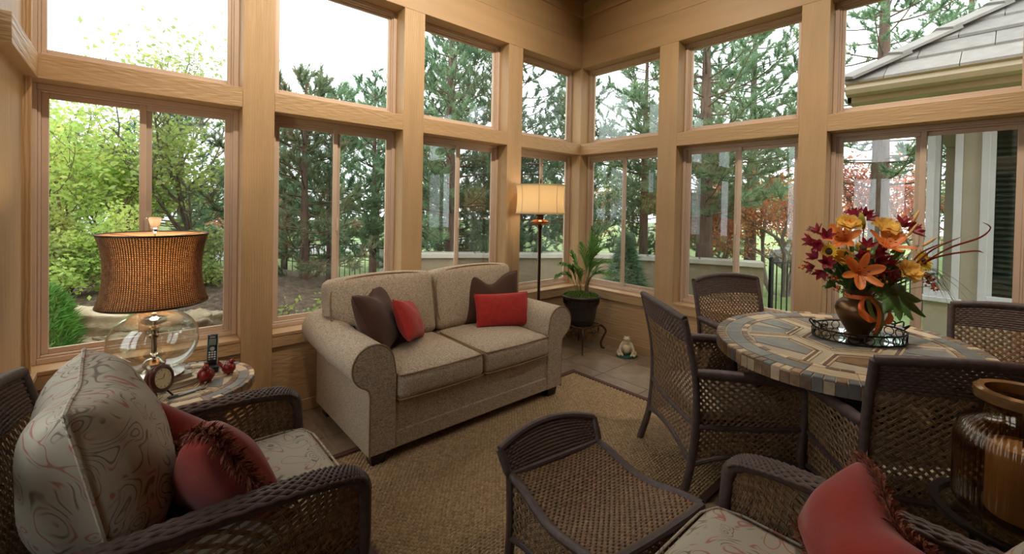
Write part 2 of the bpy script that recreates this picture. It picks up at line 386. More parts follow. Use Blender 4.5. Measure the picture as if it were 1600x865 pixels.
for nm, mp, s1, lb in [('baseboard_back', m_back, 4.367, 'tan baseboard along the back wall'), ('baseboard_right', m_right, -YS, 'tan baseboard along the right wall'), ('baseboard_left', m_left, -YS, 'tan baseboard along the left wall')]:
    x0, x1, y0, y1 = mp(0.0, s1, -.014, .0)
    tag(box_part(nm, x0, x1, y0, y1, .0, .085, M['head'], None, .003), lb, 'baseboard', kind='structure')
cl = thing('ceiling', 'dark brown boarded ceiling', 'ceiling', kind='structure')
box_part('slab', XW-T, T, YS-T, T, CZ+.02, CZ+.14, M['ceil'], cl, 0)
bw = .14
for i in range(int((-YS)/bw)+1):
    y1 = -i*bw; box_part('ceiling_board', XW, 0, max(y1-bw+.004, YS), y1, CZ, CZ+.02, M['ceil'], cl, .003)
# floor: square stone tiles over a grout bed
fl = thing('floor', 'brown stone tile floor with pale grout', 'floor', kind='structure')
box_part('grout_bed', XW-T, T, YS-T, T, -.08, -.004, M['grout'], fl, 0)
TS = .457; ts = TS-.006
tb = MB(); tb.prism([(-ts/2, -ts/2), (ts/2, -ts/2), (ts/2, ts/2), (-ts/2, ts/2)], -.03, 0, bev=.003); tme = tb.mesh('floor_tile', M['tile'], 30)
x = -.275-TS/2+TS
while x > XW-.1:
    y = -.47+TS/2
    while y > YS-.1:
        if -4.7 < x < .12:
            full = (x-TS/2 > XW and x+TS/2 < 0 and y+TS/2 < 0)
            if full: link('tile', tme, fl, (x, y, 0))
            else:
                a, b = max(x-ts/2, XW), min(x+ts/2, 0); c, d = y-ts/2, min(y+ts/2, 0)
                if b-a > .02 and d-c > .02: link('tile', MB().prism([(a, c), (b, c), (b, d), (a, d)], -.03, 0, bev=.003).mesh('tile', M['tile'], 30), fl)
        y -= TS
    x -= TS
# recessed wall washing ceiling lamps; the last is added to light the bouquet
M['lampglow'] = emit_mat('lamp_disc_glow', (1, .82, .6), 7.0)
M['lampring'] = mat('lamp_ring', (150, 118, 84), .4)
LS = [(-1.55, -1.70, 0, 'over the floor lamp'), (-2.55, -1.70, 0, 'over the loveseat'), (-3.60, -1.70, 0, 'over the side table'), (-1.70, -1.45, -90, 'over the second dining chair'), (-1.70, -2.75, -90, 'over the dining table'), (-1.45, -3.05, -90, 'added over the nearest dining chair to light the bouquet')]
for i, (x, y, az, nm) in enumerate(LS):
    t = thing('recessed_lamp', 'round recessed ceiling lamp '+nm, 'ceiling lamp', (x, y, CZ), R(az), 'recessed ceiling lamps')
    MB().lathe([(.06, -.004), (.085, -.008), (.09, 0), (.06, 0)], 24, closed=True).build('trim_ring', M['lampring'], t)
    MB().lathe([(.06, -.003), (.06, 0)], 24).build('lens', M['lampglow'], t)
    l = bpy.data.lights.new('lamp_beam', 'AREA'); l.shape = 'DISK'; l.size = .12; l.energy = (15, 14, 14, 8.5, 7, 13)[i]; l.color = (1, .88, .72); l.spread = R(95)
    lo = bpy.data.objects.new('lamp_beam', l); COL.objects.link(lo); lo.parent = t; lo.location = (0, 0.03, -.03); lo.rotation_euler = (R(54 if i < 5 else 14), 0, 0)
# ------------------------------------------------------------------ rug
X0, X1, Y0, Y1 = -3.2, -.895, -2.33, -.716
rg = thing('rug', 'woven jute rug with a dark brown binding under the loveseat', 'rug', ((X0+X1)/2, (Y0+Y1)/2, 0))
hx, hy = (X1-X0)/2, (Y1-Y0)/2
MB().span(-hx+.03, hx-.03, -hy+.03, hy-.03, .0005, .004).build('backing', M['rugd'], rg, smooth=0)
for (a, b, c, d) in [(-hx, hx, -hy, -hy+.04), (-hx, hx, hy-.04, hy), (-hx, -hx+.04, -hy+.04, hy-.04), (hx-.04, hx, -hy+.04, hy-.04)]:
    box_part('binding', a, b, c, d, .0005, .012, M['rugb'], rg, .003)
def rug_weave():
    px, py = .026, .0155
    nx = int((2*hx-.08)/px); ny = int((2*hy-.08)/py)
    V = []; F = []
    ex = np.array([-.54, -.3, 0, .3, .54])*px; ez = np.array([0, .006, .008, .006, 0])
    ey = np.array([-.52, -.18, .18, .52])*py; k = np.array([0, 1, 1, 0])
    cell = []
    for j in range(4):
        for i in range(5): cell.append((ex[i], ey[j], .003+ez[i]*k[j]))
    cell = np.array(cell); cf = [(j*5+i, j*5+i+1, j*5+i+6, j*5+i+5) for j in range(3) for i in range(4)]
    I, J = np.meshgrid(np.arange(nx), np.arange(ny), indexing='ij'); I = I.ravel(); J = J.ravel()
    cx = -hx+.04+(I+.5+.5*(J % 2))*px; cy = -hy+.04+(J+.5)*py
    cx = np.minimum(cx, hx-.05)
    P = (cell[None]+np.stack([cx, cy, cx*0], 1)[:, None]).reshape(-1, 3)
    mb = MB(); mb.v = [P]; mb.n = len(P)
    cfa = np.array(cf); mb.f = (cfa[None]+(np.arange(len(cx))*20)[:, None, None]).reshape(-1, 4).tolist()
    return mb
rug_weave().build('jute_weave', M['rug'], rg, smooth=180, kind='stuff')
# ------------------------------------------------------------------ loveseat
def sofa():
    t = thing('loveseat', 'oatmeal tweed loveseat with rolled arms under the back windows', 'sofa', (-2.165, -.53, 0))
    body = MB().span(-.64, .64, -.452, .40, .075, .345).build('base', M['sofa'], t, smooth=30, bevel=.012)
    MB().span(-.635, .635, -.462, -.44, .078, .178).build('front_band', M['sofa'], t, smooth=30, bevel=.008)
    MB().soft((0, .395, .42), (1.50, .13, .69), .04, 8).build('back_frame', M['sofa'], t, weld=True)
    # arms: rolled profile swept front to back
    def prof():
        c = np.array((.770, .588)); r = .122; P = [(.632, .075), (.632, .50), (.640, .55)]
        for a in np.linspace(170, -68, 26): P.append((c[0]+r*math.cos(R(a)), c[1]+r*math.sin(R(a))))
        P += [(.795, .455), (.788, .42), (.788, .075)]
        return np.array(P)
    P = prof()
    for s in (-1, 1):
        mb = MB(); ys = [.45, .30, .0, -.25, -.42, -.455, -.470]; k = [1, 1, 1, 1, 1, .995, .965]
        cen = np.array((.73, .40)); n = len(P); V = []
        for y, q in zip(ys, k):
            pp = cen+(P-cen)*q; lift = .03*max(0, (y-.0)/.45)
            V.append(np.c_[s*pp[:, 0], np.full(n, y), pp[:, 1]+lift*(pp[:, 1] > .45)])
        F = []
        for i in range(len(ys)-1):
            for j in range(n): q = (j+1) % n; F.append((i*n+j, i*n+q, (i+1)*n+q, (i+1)*n+j))
        F.append(tuple(range(n))); F.append(tuple((len(ys)-1)*n+j for j in range(n)))
        mb.add(np.concatenate(V), F)
        bm = bmesh.new(); me = mb.mesh('arm', M['sofa'], 35); bm.from_mesh(me); bmesh.ops.recalc_face_normals(bm, faces=bm.faces); bm.to_mesh(me); bm.free()
        a = link('arm', me, t)
        wl = np.array([(s*x, -.466, z) for x, z in P[1:]])
        MB().tube(wl, .0055, 6).build('welt', M['welt'], a)
    for k, (x0, x1) in enumerate([(-.628, -.004), (.004, .628)]):
        c = MB().soft(((x0+x1)/2, -.135, .435), (x1-x0, .73, .165), .045, 12, puff=(0, .012, .022)).build('seat_cushion', M['sofa'], t, weld=True)
        for z in (.508, .366):
            xx = [(x0+.012, .1, z), (x0+.004, -.3, z), (x0+.008, -.46, z), (x0+.03, -.493, z), (x0+.2, -.502, z), ((x0+x1)/2, -.507, z), (x1-.2, -.502, z), (x1-.03, -.493, z), (x1-.008, -.46, z), (x1-.004, -.3, z), (x1-.012, .1, z)]
            MB().tube(cr(xx, 5), .0055, 6).build('welt', M['welt'], c)
    for k, s in enumerate((-1, 1)):
        def bend(x, p):
            x = x.copy(); top = np.clip((p[:, 2]+1)/2, 0, 1)
            x[:, 2] += .018*top*(1-p[:, 0]**2)
            low = p[:, 2] < -.25                                   # narrower below the arm tops
            sh = np.clip((-.15-p[:, 2])/.25, 0, 1)
            x[:, 0] = np.where(p[:, 0]*s > 0, x[:, 0]*(1-.42*sh*np.clip(p[:, 0]*s, 0, 1)**2), x[:, 0])
            return x
        mb = MB().soft((0, 0, 0), (.80, .20, .47), .05, 14, puff=(0, .035, .01), fn=bend)
        mb.xform(Matrix.Translation((s*.405, .235, .735))@Matrix.Rotation(R(-11), 4, 'X'))
        c = mb.build('back_cushion', M['sofa'], t, weld=True)
        w = []
        for a in np.linspace(0, 2*PI, 48, endpoint=False):
            ca, sa = math.cos(a), math.sin(a); q = (abs(ca)**5+abs(sa)**5)**(-.2)
            x, z = .392*ca*q, .227*sa*q; z += .018*max(0, sa)*(1-(x/.4)**2)
            if z < -.03 and x*s > 0: x *= 1-.42*min(1, (-.03-z)/.06)*(abs(x)/.4)**2
            w.append((x, -.085, z))
        MB().tube(np.array(w), .0055, 6, closed=True).xform(Matrix.Translation((s*.405, .235, .735))@Matrix.Rotation(R(-11), 4, 'X')).build('welt', M['welt'], c)
    for x in (-.72, .72):
        for y in (-.40, .36):
            MB().box((x, y, .0375), (.10, .09, .075), taper=.8).build('foot', M['foot'], t, smooth=30, bevel=.004)
    return t
sofa()

def pillow_mb(w, h, th, chop=0.0, n=26, pinch=.07, edge=.006, seedv=0):
    """knife-edge pillow standing in local XZ, thickness along Y, bottom edge at z=0"""
    mb = MB(); rg = np.random.RandomState(seedv); ph = rg.rand(4)*6
    def f(side):
        def fn(a, b):
            u = 2*a-1; v = 2*b-1; u = np.sign(u)*np.abs(u)**.8; v = np.sign(v)*np.abs(v)**.8
            x = w/2*u*(1-pinch*(1-v**2)); z = h/2*v*(1-pinch*(1-u**2))
            t = th/2*(np.clip(1-u**2, 0, 1)**.38)*(np.clip(1-v**2, 0, 1)**.38)
            t = t*(1+.05*np.sin(3*u*2+ph[0])*np.sin(2.3*v*2+ph[1]))+edge*.2
            if chop:
                g = np.exp(-(u/.42)**2)*np.clip((v+.55)/1.55, 0, 1)**1.6; z = z-chop*g; t = t*(1-.25*g)
            return np.stack([x, side*t, z+h/2], 1)
        return fn
    mb.grid(f(-1), n, n); k = len(mb.f); mb.grid(f(1), n, n)
    mb.f[k:] = [q[::-1] for q in mb.f[k:]]
    bm_edge = []
    for i in range(4*n):
        e, j = divmod(i, n); a, b = [(j/n, 0), (1, j/n), (1-j/n, 1), (0, 1-j/n)][e]
        p = f(-1)(np.array([a]), np.array([b]))[0]; p[1] = 0; bm_edge.append(p)
    return mb, np.array(bm_edge)
def place_mat(loc, yaw, lean=0.0, roll=0.0):
    return Matrix.Translation(loc)@Matrix.Rotation(yaw, 4, 'Z')@Matrix.Rotation(lean, 4, 'X')@Matrix.Rotation(roll, 4, 'Y')
def pillow(name, label, w, h, th, mt, loc, yaw, lean, roll=0.0, chop=0.0, pinch=.07, group=None, fringe=False, welt=None, cat='pillow', seedv=0):
    t = thing(name, label, cat, loc, 0, group)
    X = place_mat((0, 0, 0), yaw, lean, roll)
    mb, e = pillow_mb(w, h, th, chop, pinch=pinch, seedv=seedv); zmin = (np.concatenate(mb.v)@np.array(X)[:3, :3].T)[:, 2].min()
    X = Matrix.Translation((0, 0, -zmin))@X
    mb.xform(X); mb.build('cover', mt, t, smooth=180, weld=False)
    E = e@np.array(X)[:3, :3].T+np.array(X)[:3, 3]
    if fringe:
        rg = np.random.RandomState(5+seedv); fb = MB(); nE = len(E); cen = E.mean(0); nn = np.array(X)[:3, :3]@np.array((0, 1, 0))
        for i in range(nE):
            a, b = E[i], E[(i+1) % nE]; seg = max(3, int(np.linalg.norm(b-a)/.0032))
            for j in range(seg*5):
                p = a+(b-a)*rg.rand(); o = nrm((p-cen)[None])[0]; d = o*rg.uniform(.25, 1)+nn*rg.uniform(-.9, .9)+rg.randn(3)*.2; d = d/np.linalg.norm(d)
                L = rg.uniform(.028, .048); s = np.cross(d, rg.randn(3)); s = s/np.linalg.norm(s)*.0016
                q = np.array([p-s, p+s, p+d*L*.6+s*1.1+rg.randn(3)*.003, p+d*L*.6-s*1.1, p+d*L+np.array((0, 0, -.006))])
                fb.add(q, [(0, 1, 2, 3), (3, 2, 4)])
        fb.build('fringe', M['fringe'], t, smooth=0, kind='stuff')
    else:
        MB().tube(E, .0045 if welt is None else welt, 6, closed=True).build('piping', mt, t)
    return t
ST = .532
pillow('throw_pillow', 'chocolate brown pillow leaning on the left arm of the loveseat', .48, .43, .20, M['brown'], (-2.635, -.585, ST-.005), R(48), R(-24), chop=.055, seedv=1)
pillow('throw_pillow', 'small red pillow beside the left brown pillow on the loveseat', .37, .29, .14, M['red'], (-2.465, -.63, ST-.005), R(52), R(-26), roll=R(14), chop=.02, seedv=2)
pillow('throw_pillow', 'chocolate brown pillow with a deep dent behind the red lumbar pillow', .52, .42, .17, M['brown'], (-1.675, -.50, ST-.005), R(-18), R(-16), chop=.10, seedv=3)
pillow('lumbar_pillow', 'red rectangular lumbar pillow in the right corner of the loveseat', .46, .27, .13, M['red'], (-1.69, -.66, ST-.005), R(-22), R(-22), pinch=.05, seedv=4)
# ------------------------------------------------------------------ wicker weaving helpers
def frame_of(P, a, b, e=1e-3):
    p = P(a, b); du = P(np.clip(a+e, 0, 1), b)-P(np.clip(a-e, 0, 1), b); dv = P(a, np.clip(b+e, 0, 1))-P(a, np.clip(b-e, 0, 1))
    return p, nrm(np.cross(du, dv))
def ribbon(mb, p, N, off, wd, th, shift=0.0):
    T = np.gradient(p, axis=0) if len(p) > 2 else np.repeat((p[1:]-p[:1]), len(p), 0)
    B = nrm(np.cross(N, nrm(T))); c = p+N*off[:, None]+B*shift
    V = np.stack([c+B*wd/2, c+N*th/2, c-B*wd/2, c-N*th/2], 1).reshape(-1, 3); F = []
    for i in range(len(p)-1):
        for j in range(4): k = (j+1) % 4; F.append((i*4+j, i*4+k, i*4+4+k, i*4+4+j))
    mb.add(V, F)
def lattice(mb, P, W, H, sp=.0225, wd=.0064, th=.004, amp=.0025, gap=.0033):
    r2 = math.sqrt(2)
    for fam in (0, 1):
        imax = int((W+H)/r2/sp)+2
        rng_ = range(1, imax) if fam == 0 else range(-int(W/r2/sp)-1, int(H/r2/sp)+2)
        for i in rng_:
            if fam == 0:
                p = i*sp; lo = max(p-r2*W, -p); hi = min(p, r2*H-p)
            else:
                q = i*sp; lo = max(q, -q); hi = min(r2*W+q, r2*H-q)
            if hi-lo < sp*.5: continue
            js = np.arange(math.ceil(lo/sp+.05), math.floor(hi/sp-.05)+1)
            t = np.concatenate([[lo], js*sp, [hi]]); sg = np.concatenate([[0], np.where((js+i) % 2 == 0, 1, -1), [0]])
            if fam == 0: x = (p-t)/r2; y = (p+t)/r2; o = sg*amp
            else: x = (t-q)/r2; y = (t+q)/r2; o = -sg*amp
            pt, N = frame_of(P, np.clip(x/W, 0, 1), np.clip(y/H, 0, 1))
            for sh in (-gap, gap): ribbon(mb, pt, N, o, wd, th, sh)
def woven(mb, P, W, H, row=.0115, stake=.026, n=5, amp=.0035):
    nr = max(2, int(round(H/row))); k = max(3, int(round(W/stake*2)))
    an = np.arange(n)*2*PI/n
    for j in range(nr):
        a = np.linspace(0, 1, k+1); b = np.full(k+1, (j+.5)/nr)
        p, N = frame_of(P, a, b); off = amp*np.cos(np.arange(k+1)*PI+j*PI)
        T = np.gradient(p, axis=0); B = nrm(np.cross(N, nrm(T))); c = p+N*off[:, None]
        V = c[:, None]+B[:, None]*np.cos(an)[None, :, None]*row*.66+N[:, None]*np.sin(an)[None, :, None]*.005
        F = []
        for i in range(k):
            for q in range(n): w2 = (q+1) % n; F.append((i*n+q, i*n+w2, i*n+n+w2, i*n+n+q))
        mb.add(V.reshape(-1, 3), F)
def wrapped(mb, pts, r, n=9, flat=(1, 1), up=None, k=6):
    p = cr(pts, k) if k else np.array(pts); mb.tube(p, r, n, up=up, flat=flat)
def lerp(a, b, t): return a+(b-a)*t
def ev(path, t):
    """sample a polyline path (n,3) at t in [0,1] (vectorised, by index)"""
    x = np.clip(t, 0, 1)*(len(path)-1); i = np.minimum(x.astype(int), len(path)-2); f = (x-i)[:, None]
    return path[i]*(1-f)+path[i+1]*f

def wicker_chair(name, label, cat, wb=.64, wf=.66, d=.55, seat=.43, arm=.66, top=.975, lounge=False, group=None):
    t = thing(name, label, cat, group=group)
    A = np.array; s_ = (-1, 1)
    xb, xf = -d/2, d/2
    post = {}; leg = {}; armp = {}
    for s in s_:
        post[s] = cr([(xb-.075, s*wb/2*1.0, 0), (xb-.02, s*wb/2*.97, .2), (xb+.0, s*wb/2*.97, seat), (xb-.012, s*wb/2*.985, arm), (xb-.075, s*wb/2, top-.03)], 8)
        leg[s] = cr([(xf+.0, s*wf/2, 0), (xf-.012, s*wf/2*.985, .2), (xf-.005, s*wf/2, seat), (xf-.01, s*(wf/2+.012), arm-.09)], 8)
        armp[s] = cr([(xf-.01, s*(wf/2+.012), arm-.09), (xf-.03, s*(wf/2+.014), arm-.045), (xf-.10, s*(wf/2+.016), arm-.018), (xf-.26, s*(wf/2+.012), arm-.004), (xb+.10, s*(wb/2+.0), arm+.004), (xb-.01, s*wb/2*.985, arm+.012)], 8)
    for s in s_:
        lo = post[s][:9]; MB().tube(post[s], np.linspace(.021, .017, len(post[s])), 10).build('back_post', M['wick'], t)
        MB().tube(leg[s], .021, 10).build('front_leg', M['wick'], t)
        aw = 1.75 if lounge else 1.35
        sc = np.interp(np.linspace(0, 1, len(armp[s])), [0, .15, .35, .8, 1], [1, 1.05, 1.25, 1.15, .85])
        MB().tube(armp[s], .023*sc, 12, flat=(1, 1)).build('arm', M['wick'], t) if not lounge else None
        if lounge:
            a = MB().tube(armp[s], .024, 10).build('arm', M['wick'], t)
            def PA(u, v, s=s): 
                c = ev(armp[s], u*.86+.14); return c+np.stack([0*u, (v-.5)*.10*(.6+.4*np.sin(PI*np.clip(u*1.4, 0, 1)))+0*u, .026-.05*(v-.5)**2+0*u], 1)
            mb = MB(); woven(mb, PA, d*.95, .10, .0125, .026); mb.build('arm_weave', M['wickd'], a, smooth=180, kind='stuff')
    # top rail, arched and bowed
    arch = .030; bow = .05
    def back(u, v0z, v1z):
        pass
    zs = seat-.03
    def PB(a, b):
        l = ev(post[1], .5*np.ones_like(a)+0*b) 
        z = zs+(top-.03-zs)*b
        def at_z(s, z): 
            pz = post[s][:, 2]; return np.stack([np.interp(z, pz, post[s][:, 0]), np.interp(z, pz, post[s][:, 1]), z], 1)
        q = lerp(at_z(1, z), at_z(-1, z), a[:, None]); u = 2*a-1
        q[:, 0] -= bow*(1-u**2)*(.35+.65*b); q[:, 2] += arch*(1-u**2)*b**3
        return q
    W = wb*.95; H = top-.03-zs; bb = 1-.125/H
    uu = np.linspace(0, 1, 25)
    tr = PB(uu, np.ones_like(uu)); MB().tube(tr, .019, 10).build('top_rail', M['wick'], t)
    lr = PB(uu, np.full_like(uu, bb)); lr2 = PB(uu, np.zeros_like(uu)); MB().tube(lr2, .014, 8).build('seat_rail', M['wick'], t)
    mb = MB(); woven(mb, lambda a, b: PB(a, bb+(1-bb)*b), W, H*(1-bb)); mb.build('top_band_weave', M['wickd'], t, smooth=180, kind='stuff')
    mb = MB(); lattice(mb, lambda a, b: PB(a, b*bb), W, H*bb); mb.build('back_weave', M['wickl'], t, smooth=0, kind='stuff')
    # seat platform frame + rails
    zr = seat-.035
    for s in s_:
        pb = A([np.interp(zr, post[s][:, 2], post[s][:, 0]), np.interp(zr, post[s][:, 2], post[s][:, 1]), zr]); pf = A([xf-.006, s*wf/2*.995, zr])
        MB().tube(A([pb, (pb+pf)/2+A([0, 0, -.006]), pf]), .014, 8).build('side_rail', M['wick'], t)
        # side panel below arm
        def PS(a, b, s=s, pb=pb, pf=pf):
            lo = lerp(pb[None], pf[None], a[:, None]); hi = ev(armp[s][::-1], a*.93)
            hi = hi.copy(); hi[:, 2] -= .012
            return lerp(lo, hi, b[:, None])
        mb = MB(); lattice(mb, PS, d*.95, arm-zr-.02); mb.build('side_weave', M['wickl'], t, smooth=0, kind='stuff')
        ab = A([np.interp(.2, post[s][:, 2], post[s][:, 0]), np.interp(.2, post[s][:, 2], post[s][:, 1]), .20]); af = A([xf-.012, s*wf/2*.985, .20])
        def ap(a, ab=ab, af=af): 
            q = lerp(ab[None], af[None], a[:, None]); q[:, 2] += .05*(1-(2*a-1)**2); return q
        MB().tube(ap(uu), .014, 8).build('apron_rail', M['wick'], t)
        def PL(a, b, ap=ap, pb=pb, pf=pf): return lerp(ap(a), lerp(pb[None], pf[None], a[:, None]), b[:, None])
        mb = MB(); lattice(mb, PL, d*.95, zr-.22); mb.build('apron_weave', M['wickl'], t, smooth=0, kind='stuff')
    for x, nm in ((0, 'back'), (1, 'front')):
        if x == 0: e0, e1 = [A([np.interp(.2, post[s][:, 2], post[s][:, 0]), np.interp(.2, post[s][:, 2], post[s][:, 1]), .20]) for s in (1, -1)]; g0, g1 = [A([np.interp(zr, post[s][:, 2], post[s][:, 0]), np.interp(zr, post[s][:, 2], post[s][:, 1]), zr]) for s in (1, -1)]
        else: e0, e1 = [A([xf-.012, s*wf/2*.985, .20]) for s in (1, -1)]; g0, g1 = [A([xf-.006, s*wf/2*.995, zr]) for s in (1, -1)]; MB().tube(A([g0, g1]), .014, 8).build('seat_rail', M['wick'], t)
        def ap(a, e0=e0, e1=e1): 
            q = lerp(e0[None], e1[None], a[:, None]); q[:, 2] += .05*(1-(2*a-1)**2); return q
        MB().tube(ap(uu), .014, 8).build('apron_rail', M['wick'], t)
        def PL(a, b, ap=ap, g0=g0, g1=g1): return lerp(ap(a), lerp(g0[None], g1[None], a[:, None]), b[:, None])
        mb = MB(); lattice(mb, PL, wb*.95, zr-.22); mb.build('apron_weave', M['wickl'], t, smooth=0, kind='stuff')
    MB().span(xb+.02, xf-.02, -wb/2+.03, wb/2-.03, zr-.02, zr-.006).build('seat_base', M['wick'], t, smooth=0)
    return t
def seat_pad(name, label, d, wdt, z, par_loc, rz, th=.075, group=None):
    t = thing(name, label, 'cushion', par_loc, rz, group)
    MB().soft((0, 0, th/2), (d, wdt, th), th*.42, 10, puff=(0, 0, .014)).build('cover', M['swirl'], t, weld=True)
    for zz in (.012, th-.012):
        e = []
        for a in np.linspace(0, 2*PI, 40, endpoint=False):
            ca, sa = math.cos(a), math.sin(a); q = (abs(ca)**9+abs(sa)**9)**(-1/9); e.append((ca*q*(d/2-.004), sa*q*(wdt/2-.004), zz))
        MB().tube(np.array(e), .004, 6, closed=True).build('piping', M['swirl'], t)
    return t
# dining chairs: origin under the seat centre, facing +x locally
def chair_at(mx, my, ang, back=.36):   # from the middle of the top rail
    a = R(ang); return (mx+back*math.cos(a), my+back*math.sin(a), 0), a
spec = [(chair_at(-1.66, -1.997, -40), 'brown wicker dining armchair on the rug edge, side turned to the loveseat'),
        (chair_at(-.36, -1.83, -113), 'brown wicker dining armchair by the window, facing the camera across the table'),
        (chair_at(-1.672, -3.262, 34), 'brown wicker dining armchair nearest the camera, seen from behind'),
        (chair_at(-.125, -3.42, 180), 'brown wicker dining armchair at the right edge, backed against the window wall')]
proto = None
for i, ((loc, a), lb) in enumerate(spec):
    if proto is None:
        proto = wicker_chair('dining_armchair', lb, 'chair', group='wicker dining armchairs'); c = proto
    else:
        c = copy_tree(proto); tag(c, lb)
    c.location = loc; c.rotation_euler = (0, 0, a)
    names = ['on the dining chair standing on the rug edge', 'on the dining chair by the window', 'on the dining chair nearest the camera', 'on the dining chair at the right edge']
    seat_pad('seat_cushion', 'scroll print seat cushion '+names[i], .49, .55, 0, (loc[0]+.005*math.cos(a), loc[1]+.005*math.sin(a), .408), a, .06, 'dining seat cushions')
# ------------------------------------------------------------------ mosaic-topped dining table
M['slate1'] = mat('grey_slate', (112, 110, 104), .45, var=.2, nscale=7, rand=.18, bump=.2, bscale=25, cols=[(.3, (92, 92, 90)), (.6, (124, 120, 112)), (.8, (146, 132, 110))])
M['slate2'] = mat('rust_slate', (126, 98, 72), .45, var=.3, nscale=16, rand=.25, bump=.2, bscale=25, cols=[(.25, (78, 62, 52)), (.5, (134, 104, 76)), (.8, (170, 140, 104))])
M['travert'] = mat('cream_travertine', (186, 164, 132), .5, var=.14, nscale=30, rand=.12)
M['dkstone'] = mat('brown_stone', (108, 82, 64), .5, var=.2, nscale=30, rand=.2)
M['mgrout'] = mat('mosaic_grout', (172, 158, 136), .9, var=.1)
def mosaic(root, a, b, z, th, n_rim, dining=True, seedv=3):
    rg = random.Random(seedv)
    MB().lathe([(1, 0), (1, th-.006), (.99, th-.003)], 96, (0, 0, z-th), a-.004, b-.004).build('top_core', M['mgrout'], root)
    el = lambda k, ang: np.array((a*k*math.cos(ang), b*k*math.sin(ang)))
    ST_ = ['slate1', 'slate2', 'slate2', 'slate1', 'slate2', 'travert']
    g = .0042
    for i in range(n_rim):
        a0, a1 = 2*PI*i/n_rim, 2*PI*(i+1)/n_rim; ga = g/((a+b)/2); a0 += ga/2; a1 -= ga/2
        p0, p1 = el(1, a0), el(1, a1); q0, q1 = el(.985, a0), el(.985, a1)
        mt = M[rg.choice(ST_)]
        V = [(*q0, z-th), (*p0, z-th), (*p1, z-th), (*q1, z-th), (*q0, z-.010), (*p0, z-.010), (*p1, z-.010), (*q1, z-.010)]
        MB().add(V, [(3, 2, 1, 0), (4, 5, 6, 7), (0, 1, 5, 4), (1, 2, 6, 5), (2, 3, 7, 6), (3, 0, 4, 7)]).build('rim_tile', mt, root, smooth=0)
        r0, r1, r2, r3 = el(.925, a0), el(.925, a1), el(.998, a0), el(.998, a1)
        MB().prism([r0, r2, r3, r1], z-.012, z+.002, bev=.004).build('edge_tile', M[rg.choice(ST_)], root, smooth=0)
    def ringtiles(name, k0, k1, n, mats, gg=.003, h=.0012, off=0.0):
        for i in range(n):
            a0, a1 = 2*PI*(i+off)/n, 2*PI*(i+1+off)/n; ga = gg/((a+b)/2*k0); a0 += ga/2; a1 -= ga/2; m_ = max(1, int((a1-a0)/.12))
            o = [el(k1, lerp(a0, a1, j/m_)) for j in range(m_+1)]; q = [el(k0, lerp(a1, a0, j/m_)) for j in range(m_+1)]
            MB().prism(np.array(o+q), z-.004, z+h, bev=.001).build(name, M[rg.choice(mats)], root, smooth=0)
    if dining:
        ringtiles('slab', .80, .917, 18, ['slate1', 'travert', 'slate1'])
        ringtiles('band_tile', .745, .79, 56, ['slate2', 'dkstone', 'travert'])
    else:
        ringtiles('slab', .78, .915, 14, ['slate1', 'travert', 'slate1'])
        ringtiles('band_tile', .68, .77, 34, ['slate2', 'dkstone', 'travert'])
    kin = .735 if dining else .67
    def inside(P, k=kin): return all((x/(a*k))**2+(y/(b*k))**2 <= 1.0 for x, y in P)
    def poly(name, P, mt, h=.0012):
        P = np.array(P, float)
        if not inside(P):                     # pull the outer corners back onto the ellipse
            c = P.mean(0)
            if (c[0]/(a*kin))**2+(c[1]/(b*kin))**2 > 1: return
            Q = []
            for p in P:
                t = 1.0
                while ((c+(p-c)*t)[0]/(a*kin))**2+((c+(p-c)*t)[1]/(b*kin))**2 > 1 and t > .02: t -= .02
                Q.append(c+(p-c)*t)
            P = np.array(Q)
        MB().prism(P, z-.004, z+h, bev=.0008).build(name, mt, root, smooth=0)
    # field: stretched hexagons of slate framed by chevron strips
    hw, hh = (a*.36, b*.30) if dining else (a*.34, b*.34)
    def hexa(cx, cy, s, mt1):
        c = [(cx-hw*s, cy), (cx-hw*s*.5, cy-hh*s), (cx+hw*s*.5, cy-hh*s), (cx+hw*s, cy), (cx+hw*s*.5, cy+hh*s), (cx-hw*s*.5, cy+hh*s)]
        return np.array(c)
    cs = [(0, 0), (1.62*hw, 1.08*hh), (1.62*hw, -1.08*hh), (-1.62*hw, 1.08*hh), (-1.62*hw, -1.08*hh), (0, 2.16*hh), (0, -2.16*hh), (3.24*hw, 0), (-3.24*hw, 0)]
    for ci, (cx, cy) in enumerate(cs):
        H = hexa(cx, cy, .76, None)
        poly('slate_tile', [H[0], H[1], (H[1]+H[2])/2, (H[4]+H[5])/2, H[5]], M['slate1']); poly('slate_tile', [(H[1]+H[2])/2+(.003, 0), H[2], H[3], H[4], (H[4]+H[5])/2+(.003, 0)], M['slate1'] if ci % 4 else M['slate2'])
        for k, (s0, s1, mt) in enumerate([(.775, .83, 'travert'), (.84, .895, 'dkstone'), (.905, .965, 'travert')]):
            A0, A1 = hexa(cx, cy, s0, None), hexa(cx, cy, s1, None)
            for e in range(6):
                p, q = e, (e+1) % 6
                if not dining and k == 1: continue
                poly('strip_tile', [A0[p]*.98+A0[q]*.02, A0[q]*.98+A0[p]*.02, A1[q]*.98+A1[p]*.02, A1[p]*.98+A1[q]*.02], M[mt])
t = thing('dining_table', 'oval stone mosaic dining table ringed by wicker chairs', 'table', (-.936, -2.717, 0))
mosaic(t, .772, .618, .778, .064, 92)
MB().lathe([(.40, 0), (.43, .03), (.43, .05), (.40, .05)], 64, (0, 0, .664), .772/.66, .618/.66).build('apron', M['wick'], t)
MB().lathe([(.30, 0), (.31, .03), (.25, .06), (.20, .2), (.18, .36), (.22, .55), (.30, .676), (.30, .68)], 48, (0, 0, 0), 1.2, 1.0).build('pedestal', M['wick'], t)
mb = MB()
